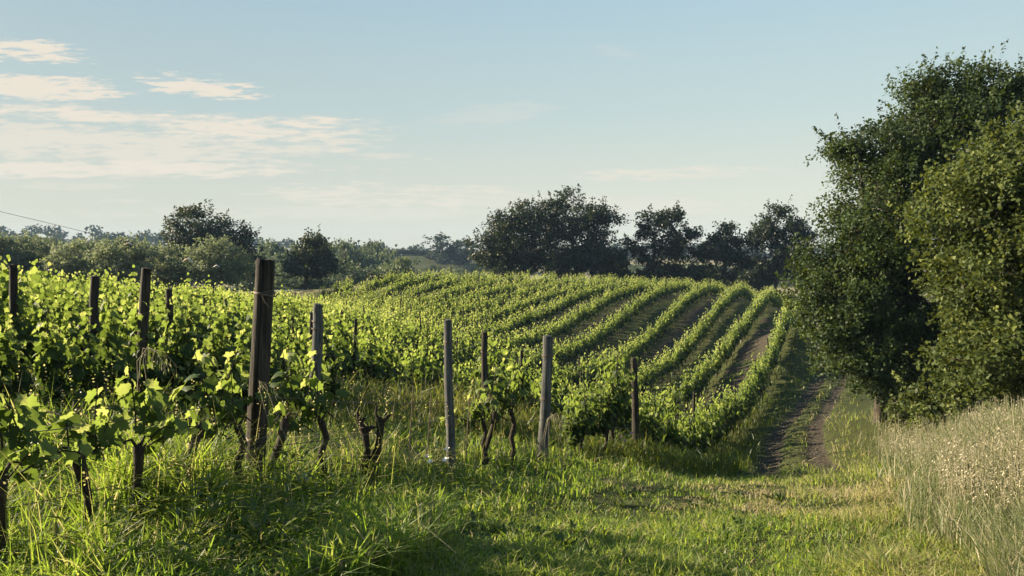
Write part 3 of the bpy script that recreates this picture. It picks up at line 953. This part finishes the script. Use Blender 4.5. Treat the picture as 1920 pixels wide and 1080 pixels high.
for x, y in zip(wx, wy):
    kk = row_index(x, y)
    if not (.68 < kk < 1.5) or vnoise(x, y, 1.1, 35) < .5: continue
    n = rng.integers(10, 24); hh = rng.uniform(.15, .48)
    ph = rng.uniform(0, 6.28, n); zq = rng.random(n)
    D = np.stack([np.cos(ph), np.sin(ph), rng.uniform(-.2, .8, n)], -1)
    P0 = np.stack([x + .04 * np.cos(ph) + .08 * zq, y + .04 * np.sin(ph), gz(x, y) + hh * zq], -1)
    scatter(mb, LV, LF, P0, D, np.stack([-np.cos(ph) * .3, -np.sin(ph) * .3, np.ones(n)], -1), rng.uniform(.04, .10, n), rng.uniform(.25, .75, n))
tag(mb.build('broadleaf_weeds', M_GRASS), 'low broad-leaved weeds scattered through the clearing', 'weeds', None, 'stuff')

# clods and small stones in the wheel ruts
mb = MB()
Y = rng.uniform(12.5, 46, 2600); X = track_x(Y) + rng.choice((-.6, .6), 2600) + rng.normal(0, .2, 2600)
ST_V = [(1, 0, 0), (0, .8, 0), (-.9, .1, 0), (0, -.9, 0), (.1, 0, .55), (0, 0, -.5)]
ST_F = [[0, 1, 4], [1, 2, 4], [2, 3, 4], [3, 0, 4], [1, 0, 5], [2, 1, 5], [3, 2, 5], [0, 3, 5]]
aa = rng.uniform(0, 6.28, 2600)
scatter(mb, ST_V, ST_F, np.stack([X, Y, ground(X, Y) - .07 * rut_mask(X, Y) + .004], -1), np.stack([np.cos(aa), np.sin(aa), aa * 0], -1), np.stack([rng.normal(0, .3, 2600), rng.normal(0, .3, 2600), np.ones(2600)], -1), rng.uniform(.008, .035, 2600), rng.random(2600))
tag(mb.build('track_stones', plain('clod', (.085, .07, .055), .95)), 'small stones and clods lying in the wheel ruts', 'stones', None, 'stuff')

# nodding dry seed heads by the nearest row
def nodding(px, py, Y, label, nst=6, size=1.0):
    p = at(px, py, Y); z0 = gz(p.x, p.y)
    root = thing('nodding_grass', label, 'dry grass', (p.x, p.y, z0))
    b = MB(); hd = MB(); top = p.z - z0
    for s in range(nst):
        a_ = random.uniform(-.2, 1.2); L = random.uniform(.16, .30) * size
        bx = random.gauss(0, .13)
        pts = [(bx, 0, -.02), (bx * .8, 0, top * .6), (bx * .3, random.gauss(0, .03), top * .95), (L * .25 * math.cos(a_), random.gauss(0, .03), top + .03), (L * .7 * math.cos(a_), random.gauss(0, .03), top + .0), (L * 1.0 * math.cos(a_), random.gauss(0, .03), top - .10)]
        tube(b, pts, [.0019, .0018, .0016, .0014, .0012, .001], 4, .8, False)
        for q in range(6):
            f = 3 + 2 * q / 5.99; i0 = int(min(f, 4)); fr = f - i0
            P0 = np.array(pts[i0]) * (1 - fr) + np.array(pts[min(i0 + 1, 5)]) * fr
            Ld = random.uniform(.03, .10) * size
            e = P0 + np.array([random.gauss(.01, .015), random.gauss(0, .015), -Ld])
            tube(hd, [P0, (P0 + e) / 2 + np.array([.008, 0, 0]), e], .0009, 3, .8, False)
            scatter(hd, SP_V, Q_F, [e], [[random.gauss(.1, .2), random.gauss(0, .2), -1]], [[random.gauss(0, 1), 1, .1]], [random.uniform(.022, .04) * size], [random.uniform(.3, .75)])
    b.build('stem', M_OAT, root); hd.build('seed_head', M_OAT, root)
nodding(262, 660, 5.0, 'drooping dry grass head hanging in front of the leaning post', 4, 1.0)
nodding(478, 722, 5.3, 'arching dry seed head crossing the split post', 2, .7)
nodding(1030, 780, 10.2, 'tangle of dry seed heads leaning on the grey post at the lawn edge', 6, 1.0)

# white-leaved weed and thistle
def weed(px, Y, label, name, mat, n, size, h):
    x = slope_x(px) * Y; z0 = gz(x, Y)
    root = thing(name, label, 'weed', (x, Y, z0))
    b = MB(); l = MB()
    for s in range(n):
        fl = MB()
        e = np.array([random.gauss(0, .14), random.gauss(0, .1), h * random.uniform(.6, 1.1)])
        tube(b, [(0, 0, -.03), e * [.3, .3, .55], e], [.004, .003, .002], 4, .4, False)
        for q in range(6):
            f = random.uniform(.2, .95)
            scatter(l, LV, LF, [e * f], [[random.gauss(0, 1), random.gauss(0, 1), .2]], [[0, 0, 1]], [random.uniform(.05, .1)], [random.uniform(.2, .6)])
        for q in range(7):
            scatter(fl, Q_V, Q_F, [e], [[random.gauss(0, 1), random.gauss(0, 1), random.uniform(0, 1)]], [[random.gauss(0, 1), random.gauss(0, 1), 1]], [size], [.5])
        fl.build('flower', mat, root)
    b.build('stem', M_GRASS, root); l.build('leaves', M_GRASS, root)
weed(812, 7.6, 'straggly weed with pale whitish flowers left of the slim blue-grey post', 'flowering_weed', M_PETAL, 6, .035, .42)
weed(1184, 13.2, 'pink thistle in shade at the foot of the dark end post', 'thistle', M_PINK, 3, .04, .5)

# ------------------------------------------------------------------ trees
def tree(name, label, base, blobs, trunk, n_spray, per, leaf, mat, group=None, seed=1, spray_len=.55, trunk_r=.18, limbs=True, shell=.45, up=.35, tmpl=(Q_V, Q_F), bark=None, clump_n=15, clump_f=.84, lead_f=.08, lead_len=1.6, twig=True):
    """base: foot of the trunk; blobs: (centre, radii) in world metres; trunk: points from the foot up"""
    r = np.random.default_rng(seed)
    base = np.array(base, float)
    root = thing(name, label, 'tree', tuple(base), 0, group)
    vol = np.array([b[1][0] * b[1][2] for b in blobs]); vol = vol / vol.sum()
    pick = r.choice(len(blobs), n_spray, p=vol)
    cen = np.array([b[0] for b in blobs])[pick] - base; rd = np.array([b[1] for b in blobs])[pick]
    dirs = unit(r.normal(0, 1, (n_spray, 3)))
    rr = shell + (1 - shell) * r.random(n_spray) ** .6
    lump = .70 + .52 * vnoise(dirs[:, 0] * 2.2 + pick * 3.1, dirs[:, 2] * 2.2 + dirs[:, 1] * 1.7, 1.0, seed % 50)
    off = dirs * rd * (rr * lump)[:, None]
    nsub = max(6, int(n_spray / clump_n))                     # foliage gathers on boughs
    own_sub = (pick * 7919 + r.integers(0, max(2, nsub // len(blobs)), n_spray)) % nsub
    sub_dir = unit(r.normal(0, 1, (nsub, 3))); sub_rr = shell + (1.02 - shell) * r.random(nsub) ** .5
    sub = cen + sub_dir[own_sub] * rd * (sub_rr[own_sub] * (.72 + .42 * r.random(nsub)[own_sub]))[:, None] + r.normal(0, 1, (n_spray, 3)) * np.array([1.25, 1.25, .62]) * rd * .155
    use = (r.random(n_spray) < clump_f)[:, None]
    sp = np.where(use, sub, cen + off)
    dirs = np.where(use, unit(sp - cen), dirs)
    ax = unit(dirs * np.array([1, 1, .8]) + np.array([0, 0, up]) + r.normal(0, .45, (n_spray, 3)))
    L = spray_len * r.uniform(.5, 1.35, n_spray)
    tintc = np.clip(.45 + r.normal(0, .13, n_spray) + (r.normal(0, .14, nsub)[own_sub] if True else 0), 0, 1)
    lead = (r.random(n_spray) < lead_f) & (dirs[:, 2] > -.1)
    L = np.where(lead, L * lead_len, L); sp = np.where(lead[:, None], cen + (sp - cen) * 1.12, sp)
    ax = np.where(lead[:, None], unit(dirs + np.array([0, 0, 1.1]) + r.normal(0, .3, (n_spray, 3))), ax)
    f = r.random((n_spray, per))
    jit = r.normal(0, 1, (n_spray, per, 3)) * (spray_len * .30 * (1.05 - .7 * f) * np.where(lead, .42, 1.0)[:, None])[..., None]
    P = sp[:, None] + ax[:, None] * (L[:, None] * (f - .25))[..., None] + jit
    D = unit(ax[:, None] * .6 + r.normal(0, .7, (n_spray, per, 3)))
    n0 = np.array([0, 0, .75]) + .6 * dirs + r.normal(0, .35, (n_spray, 3))
    N = n0[:, None] + r.normal(0, .38, (n_spray, per, 3))
    S = leaf * r.uniform(.6, 1.3, (n_spray, per))
    T = np.clip(tintc[:, None] + .25 * (f - .5) + r.normal(0, .12, (n_spray, per)), 0, 1)
    ml = MB()
    scatter(ml, *tmpl, P.reshape(-1, 3), D.reshape(-1, 3), N.reshape(-1, 3), S.ravel(), T.ravel())
    mt = MB()
    tp = np.array(trunk, float) - base
    tube(mt, tp, np.linspace(trunk_r, trunk_r * .45, len(tp)), 9, .5, True, .10)
    if limbs:
        for bi, (c, rdd) in enumerate(blobs):
            c = np.array(c) - base
            s = tp[min(len(tp) - 1, max(1, int(r.uniform(.45, 1.0) * len(tp))))]
            mid = (s + c) / 2 + r.normal(0, .18, 3) * np.linalg.norm(c - s) * .5
            mid2 = s * .25 + c * .75 + r.normal(0, .1, 3) * np.linalg.norm(c - s) * .5
            tube(mt, [s, mid, mid2, c], [trunk_r * .45, trunk_r * .33, trunk_r * .24, trunk_r * .12], 6, .5, True, .08)
            if twig:
                own = np.where(pick == bi)[0]
                for q in own[:max(6, len(own) // 6)]:
                    e = sp[q]; st = c * .6 + mid2 * .4 if r.random() < .5 else c
                    md = (st + e) / 2 + r.normal(0, .1, 3) * np.linalg.norm(e - st)
                    tube(mt, [st, md, e], [trunk_r * .12, trunk_r * .08, trunk_r * .03], 4, .5, False)
    mt.build('trunk', bark or M_BARK, root, True)
    ml.build('crown', mat, root)
    return root


def blob(px, py, Y, rx, rz, ry=None):
    c = at(px, py, Y); s = Y / F
    return (tuple(c), (rx * s, (ry if ry else (rx + rz) / 2 * s), rz * s))


# the two big trees on the right
Yt = 24.0
bx = at(1650, 780, Yt).x; bz = gz(bx, Yt)
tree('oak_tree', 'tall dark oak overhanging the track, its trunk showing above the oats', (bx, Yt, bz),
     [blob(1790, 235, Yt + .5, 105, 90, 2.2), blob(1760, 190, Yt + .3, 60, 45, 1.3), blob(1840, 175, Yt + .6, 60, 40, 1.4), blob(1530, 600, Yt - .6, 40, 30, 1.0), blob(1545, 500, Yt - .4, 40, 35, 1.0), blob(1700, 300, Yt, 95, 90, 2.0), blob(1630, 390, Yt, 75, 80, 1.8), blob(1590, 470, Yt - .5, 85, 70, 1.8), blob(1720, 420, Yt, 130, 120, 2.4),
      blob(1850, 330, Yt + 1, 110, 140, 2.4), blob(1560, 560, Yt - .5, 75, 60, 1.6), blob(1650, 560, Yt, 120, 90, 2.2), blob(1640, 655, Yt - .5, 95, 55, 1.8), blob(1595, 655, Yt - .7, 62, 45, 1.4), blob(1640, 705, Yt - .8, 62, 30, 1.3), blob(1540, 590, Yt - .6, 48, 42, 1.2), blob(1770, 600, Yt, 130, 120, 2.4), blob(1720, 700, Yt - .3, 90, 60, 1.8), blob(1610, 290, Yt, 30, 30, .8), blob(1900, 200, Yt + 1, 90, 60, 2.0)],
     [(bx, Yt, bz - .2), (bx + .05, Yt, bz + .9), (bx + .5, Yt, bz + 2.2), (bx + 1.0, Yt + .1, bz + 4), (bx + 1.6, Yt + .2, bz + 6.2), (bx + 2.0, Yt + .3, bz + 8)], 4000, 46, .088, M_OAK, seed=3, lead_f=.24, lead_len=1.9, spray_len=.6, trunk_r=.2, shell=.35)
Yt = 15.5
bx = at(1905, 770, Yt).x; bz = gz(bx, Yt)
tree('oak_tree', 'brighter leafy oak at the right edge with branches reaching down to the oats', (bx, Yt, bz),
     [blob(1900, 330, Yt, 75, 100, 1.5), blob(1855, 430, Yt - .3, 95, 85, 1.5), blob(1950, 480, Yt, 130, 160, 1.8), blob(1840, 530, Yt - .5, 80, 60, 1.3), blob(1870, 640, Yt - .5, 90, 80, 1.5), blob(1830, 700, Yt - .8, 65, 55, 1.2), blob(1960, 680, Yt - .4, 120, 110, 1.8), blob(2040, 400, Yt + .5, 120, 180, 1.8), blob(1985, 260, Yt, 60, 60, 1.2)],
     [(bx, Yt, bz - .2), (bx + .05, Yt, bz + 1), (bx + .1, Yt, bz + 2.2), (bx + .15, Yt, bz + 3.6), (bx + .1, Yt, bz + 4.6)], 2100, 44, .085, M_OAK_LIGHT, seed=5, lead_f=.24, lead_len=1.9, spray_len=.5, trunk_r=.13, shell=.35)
# low bush at the foot of the big oak
Yt = 20.0
bx = at(1690, 790, Yt).x; bz = gz(bx, Yt)
tree('oak_sapling', 'low leafy sapling right of the oak trunk, behind the oats', (bx, Yt, bz),
     [blob(1705, 770, Yt, 38, 30, .7), blob(1770, 750, Yt, 60, 50, .9)], [(bx, Yt, bz - .1), (bx, Yt, bz + .4), (bx + .1, Yt, bz + .8)], 240, 40, .10, M_OAK_LIGHT, seed=8, spray_len=.4, trunk_r=.03)

# dark trees behind the crest
def crest_tree(label, px, pyb, Y, blobs, n, seed, tr=.3, per=26, leaf=.30, lean=0.0, name='dark_tree', mat=M_DARK, shell=.4, sl=1.1):
    b = at(px, pyb, Y); bz = gz(b.x, Y); tops_ = max(x[0][2] for x in blobs)
    c = blobs[0][0]
    pts = [(b.x, Y, bz - .4)] + [(b.x + (c[0] - b.x) * f + lean * f, Y, bz + (tops_ - bz) * f) for f in (.15, .35, .6, .8)]
    return tree(name, label, (b.x, Y, bz), blobs, pts, int(n * (1.7 if px < 1170 else 1.4)), per, leaf * .9, mat, seed=seed, spray_len=sl, trunk_r=tr, shell=shell, clump_f=.62 if px < 1170 else .8)
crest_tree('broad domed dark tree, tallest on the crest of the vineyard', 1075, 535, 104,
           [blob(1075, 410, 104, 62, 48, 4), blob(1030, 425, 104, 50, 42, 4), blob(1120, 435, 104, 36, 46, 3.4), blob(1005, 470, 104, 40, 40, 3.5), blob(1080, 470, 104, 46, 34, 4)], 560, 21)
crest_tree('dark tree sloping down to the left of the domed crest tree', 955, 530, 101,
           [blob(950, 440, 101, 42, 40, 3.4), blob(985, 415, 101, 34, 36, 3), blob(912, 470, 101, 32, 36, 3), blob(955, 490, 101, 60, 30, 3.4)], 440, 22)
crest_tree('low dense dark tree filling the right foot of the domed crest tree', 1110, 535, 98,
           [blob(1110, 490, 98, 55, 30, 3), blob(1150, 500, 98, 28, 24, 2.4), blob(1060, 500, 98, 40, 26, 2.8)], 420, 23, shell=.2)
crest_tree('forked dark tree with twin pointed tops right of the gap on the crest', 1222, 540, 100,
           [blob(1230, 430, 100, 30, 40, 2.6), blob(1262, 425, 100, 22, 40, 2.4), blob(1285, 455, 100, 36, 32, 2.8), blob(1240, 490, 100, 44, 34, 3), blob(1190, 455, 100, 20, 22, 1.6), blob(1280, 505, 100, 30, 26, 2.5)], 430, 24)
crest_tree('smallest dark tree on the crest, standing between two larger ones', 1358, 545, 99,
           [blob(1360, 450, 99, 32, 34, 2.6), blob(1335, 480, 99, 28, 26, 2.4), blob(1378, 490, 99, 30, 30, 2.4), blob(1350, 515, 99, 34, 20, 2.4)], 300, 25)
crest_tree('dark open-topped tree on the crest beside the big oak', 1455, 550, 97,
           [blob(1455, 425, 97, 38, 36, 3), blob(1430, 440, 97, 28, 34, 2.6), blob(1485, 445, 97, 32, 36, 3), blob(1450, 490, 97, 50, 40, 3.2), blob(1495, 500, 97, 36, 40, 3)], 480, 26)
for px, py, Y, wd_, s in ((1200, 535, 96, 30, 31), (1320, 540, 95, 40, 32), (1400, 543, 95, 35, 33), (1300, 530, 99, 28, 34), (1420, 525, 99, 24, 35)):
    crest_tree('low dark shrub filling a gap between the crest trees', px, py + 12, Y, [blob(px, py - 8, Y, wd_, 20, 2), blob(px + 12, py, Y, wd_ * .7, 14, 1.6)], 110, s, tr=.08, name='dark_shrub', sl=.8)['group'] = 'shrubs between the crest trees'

# olives on the left and the dark tree behind them
for i, (px, py, Y, wx_, hz, lab) in enumerate((
        (60, 490, 84, 70, 42, 'grey-green olive tree at the left edge above the vines'),
        (150, 492, 80, 62, 38, 'spreading olive tree, second from the left edge'),
        (225, 487, 78, 66, 42, 'yellowish olive tree with twisted dark limbs mid grove'),
        (318, 498, 82, 46, 36, 'darker olive tree in front of the tall dark tree'),
        (405, 492, 80, 62, 42, 'rounded pale olive tree at the right end of the grove'),
        (-20, 480, 82, 60, 45, 'olive tree cut off by the left edge of the grove'))):
    crest_tree(lab, px, 545, Y, [blob(px - wx_ * .45, py + 6, Y, wx_ * .55, hz * .75, 2), blob(px + wx_ * .45, py + 4, Y, wx_ * .55, hz * .8, 2), blob(px, py - 6, Y, wx_ * .7, hz * .85, 2.2), blob(px + wx_ * .1, py + hz * .5, Y, wx_ * .7, hz * .5, 2)], 330, 40 + i, tr=.2, name='olive_tree', mat=M_OLIVE, leaf=.22, sl=.8)
crest_tree('tall dark round tree rising behind the olive grove', 400, 545, 98, [blob(380, 430, 98, 56, 38, 4), blob(430, 460, 98, 46, 40, 3.6), blob(355, 465, 98, 40, 36, 3.4), blob(455, 500, 98, 28, 34, 3), blob(410, 490, 98, 60, 40, 4)], 620, 50)
crest_tree('lone dark tree with a leaning top beyond the pale road', 572, 545, 95, [blob(582, 475, 95, 34, 28, 2.6), blob(556, 496, 95, 24, 20, 2.2), blob(606, 500, 95, 26, 15, 2.2), blob(580, 500, 95, 36, 16, 2.4), blob(585, 456, 95, 16, 16, 1.6)], 300, 51, shell=.25)

# hazy trees across the valley: a few kinds, then copies
def far_proto(seed, w_, h_, label, grp, name='valley_tree', mat=M_FAR):
    s = seed
    return tree(name, label, (0, 0, 0), [((0, 0, h_ * .62), (w_ * .5, w_ * .5, h_ * .38)), ((w_ * .25, 0, h_ * .45), (w_ * .35, w_ * .4, h_ * .32)), ((-w_ * .28, .5, h_ * .42), (w_ * .33, w_ * .4, h_ * .33)), ((0, -.5, h_ * .3), (w_ * .45, w_ * .45, h_ * .28))],
                [(0, 0, -1), (0, 0, h_ * .2), (.2, 0, h_ * .5)], 260, 16, .55, mat, seed=s, spray_len=1.4, trunk_r=.25, shell=.45, group=grp, twig=False)
GV = 'trees in the hazy valley thicket'
protos = [far_proto(60 + i, 7 + i, 7 + 1.2 * (i % 3), 'rounded hazy green tree in the thicket behind the vineyard', GV) for i in range(4)]
protos += [far_proto(70 + i, 8 + i, 7 + 1.2 * (i % 3), 'x', GV, 'hill_tree', M_WOODS) for i in range(2)]
used = [False] * 6
def put_far(i, px, pytop, Y, label, grp, hscale=None):
    p = at(px, pytop, Y); z0 = gz(p.x, Y)
    h0 = 7 + 1.2 * (i % 3 if i < 4 else (i - 4) % 3)
    s = max(.3, (p.z - z0) / h0)
    wsc = s if hscale is None else hscale
    if not used[i]:
        used[i] = True; o = protos[i]
        o.location = (p.x, Y, z0); o.scale = (wsc, wsc, s); o['label'] = label
        if grp: o['group'] = grp
        elif 'group' in o: del o['group']
        return o
    return dup(protos[i], (p.x, Y, z0), random.uniform(0, 6), label, grp, (wsc, wsc, s))
rnd = random.Random(5)
lab_v = 'rounded hazy green tree in the thicket behind the vineyard'
for px in range(470, 720, 15):
    put_far(rnd.randrange(4), px + rnd.uniform(-8, 8), rnd.uniform(448, 470) + max(0, (px - 640) * .15), rnd.uniform(190, 260), lab_v, GV, rnd.uniform(.9, 1.3))
for px in range(490, 880, 24):
    put_far(rnd.randrange(4), px + rnd.uniform(-8, 8), rnd.uniform(490, 512), rnd.uniform(125, 165), lab_v, GV, rnd.uniform(.7, 1.0))
for px in range(-40, 480, 26):
    put_far(rnd.randrange(4), px + rnd.uniform(-8, 8), rnd.uniform(446, 464), rnd.uniform(180, 260), 'hazy green tree between the olive grove and the wooded ridge', 'trees below the wooded ridge', rnd.uniform(1.0, 1.5))
for px in range(1150, 1560, 30):
    put_far(rnd.randrange(4), px + rnd.uniform(-8, 8), rnd.uniform(492, 505), rnd.uniform(210, 300), 'hazy tree glimpsed between the dark crest trees', 'hazy trees behind the crest trees', rnd.uniform(1.0, 1.5))
for px, py, Y, wsc, lab in ((628, 443, 300, 1.5, 'tall blue-grey tree with a narrow top above the valley thicket'), (845, 446, 320, 2.3, 'broad blue-grey tree on the far hill beside the dark crest trees'),
                            (812, 472, 330, .9, 'small round tree left of the broad blue-grey hill tree')):
    put_far(4 + rnd.randrange(2), px, py, Y, lab, None, wsc)
for px, py in ((665, 467), (690, 465), (712, 472), (735, 470), (760, 464), (778, 468), (795, 466)):
    put_far(4 + rnd.randrange(2), px, py, 345, 'small round hazy tree in the line along the far hilltop', 'trees along the far hilltop', rnd.uniform(.7, 1.1))
for px, py in ((815, 497), (700, 505), (880, 500), (750, 500)):
    put_far(4 + rnd.randrange(2), px, py, 290, 'dark bush on the slope of the far hill', 'bushes on the far hill slope', 1.0)

# woods on the ridge: read as one mass
mb = MB()
N_ = 900
X = rng.uniform(-480, 330, N_); Y = rng.uniform(430, 760, N_)
keep = ~((np.abs(X + 42) < 70) & (Y < 460)); X, Y = X[keep], Y[keep]
for x, y in zip(X, Y):
    z0 = float(ground(x, y, False)); h = rng.uniform(6, 12); n = 60
    d = unit(rng.normal(0, 1, (n, 3))); d[:, 2] = np.abs(d[:, 2]) * 1.1 - .25
    P0 = np.array([x, y, z0 + h * .45]) + d * np.array([h * .5, h * .5, h * .5]) * rng.uniform(.7, 1.08, (n, 1))
    scatter(mb, Q_V, Q_F, P0, rng.normal(0, 1, (n, 3)), d + rng.normal(0, .4, (n, 3)), rng.uniform(1.2, 2.6, n), np.clip(rng.normal(.4, .2, n) + rng.normal(0, .1), 0, 1))
tag(mb.build('distant_woods', M_WOODS), 'dark wooded ridge along the horizon', 'woodland', None, 'stuff')

# a few vines beyond the track by the big oak
for i, px in enumerate((1524, 1536)):
    X, Y = slope_x(px) * 43, 43 + i
    pr = next(p for p in mid_protos if p.name in protos_used)
    dup(pr, (X, Y, gz(X, Y)), ROW_ANG, 'grapevine alone between the track and the overhanging oak', 'vines beside the oak', 1.1)
    o = bpy.data.objects.new('vine_stake', sm[0]); C.objects.link(o); o.location = (X + .2, Y, gz(X + .2, Y))
    tag(o, 'dark stake of the vines between the track and the overhanging oak', 'stake', 'stakes of the vines beside the oak')
# dead shrubs at the far edge of the vines
for px, lab in ((703, 'brown dry shrub left of the stakes on the far vineyard edge'), (728, 'dark brown shrub against a stake on the far vineyard edge')):
    Yq = 88; b_ = at(px, 540, Yq)
    crest_tree(lab, px, 540, Yq, [blob(px, 525, Yq, 14, 12, .8)], 60, px, tr=.05, name='dry_shrub', sl=.5, leaf=.18)

# ------------------------------------------------------------------ cable with scraps
def cab(px): return at(px, 395 + .25 * px + .00004 * (px - 200) ** 2, 30 + px * .02)
b = MB(); tube(b, [cab(px) for px in range(-120, 425, 20)], .008, 4, .5, False)
tag(b.build('overhead_cable', M_STAKE), 'thin dark cable sloping down from the upper left edge', 'cable')
def scrap(px, py, label, brown, s):
    c = at(px, py, 30 + px * .02)
    root = thing('hanging_scrap', label, 'scrap', c)
    for nm, mt_, sg in (('strip', M_SCRAPB if brown else M_SCRAP, -1), ('strip', M_SCRAP, 1)):
        q = MB()
        vs = []
        for f in np.linspace(0, 1, 5):
            x = sg * s * f; z = -.5 * s * f * f + .06 * s * math.sin(f * 7)
            wq = s * .22 * (1 - f * .6)
            for yq, dz in ((0, wq), (.03, -wq), (-.03, -wq * .9)): vs.append((x, yq, z + dz))
        fs = []
        for i in range(4):
            for j in range(3): fs.append([i * 3 + j, i * 3 + (j + 1) % 3, (i + 1) * 3 + (j + 1) % 3, (i + 1) * 3 + j])
        q.add(vs, fs); q.build(nm, mt_, root)
scrap(241, 456, 'dark fluttering scrap on the cable, uppermost of the scraps', True, .18)
scrap(352, 486, 'brown and white scrap at the middle of the cable', True, .26)
scrap(406, 498, 'pale scrap near the low end of the cable', False, .16)

# ------------------------------------------------------------------ haze
bx0, by0, bz0, bx1, by1, bz1 = -1560, -1560, -12, 1560, 1560, 60
mb = MB()
mb.add([(x, y, z) for z in (bz0, bz1) for y in (by0, by1) for x in (bx0, bx1)], [[0, 2, 3, 1], [4, 5, 7, 6], [0, 1, 5, 4], [2, 6, 7, 3], [0, 4, 6, 2], [1, 3, 7, 5]])
m, t = new_mat('haze')
vol = t.n('ShaderNodeVolumePrincipled')
vol.inputs['Color'].default_value = (.40, .62, .92, 1)
vol.inputs['Density'].default_value = .00021
vol.inputs['Anisotropy'].default_value = 0.0
o_ = t.n('ShaderNodeOutputMaterial'); t.put(o_.inputs['Volume'], vol.outputs[0])
tag(mb.build('haze', m), None, None, kind='stuff')
print('SCENE cands', len(cands), 'stakes', cnt, 'resid', np.round(ground(ctrl[:, 0], ctrl[:, 1], False) - ctrl[:, 2], 2).tolist()[:90])
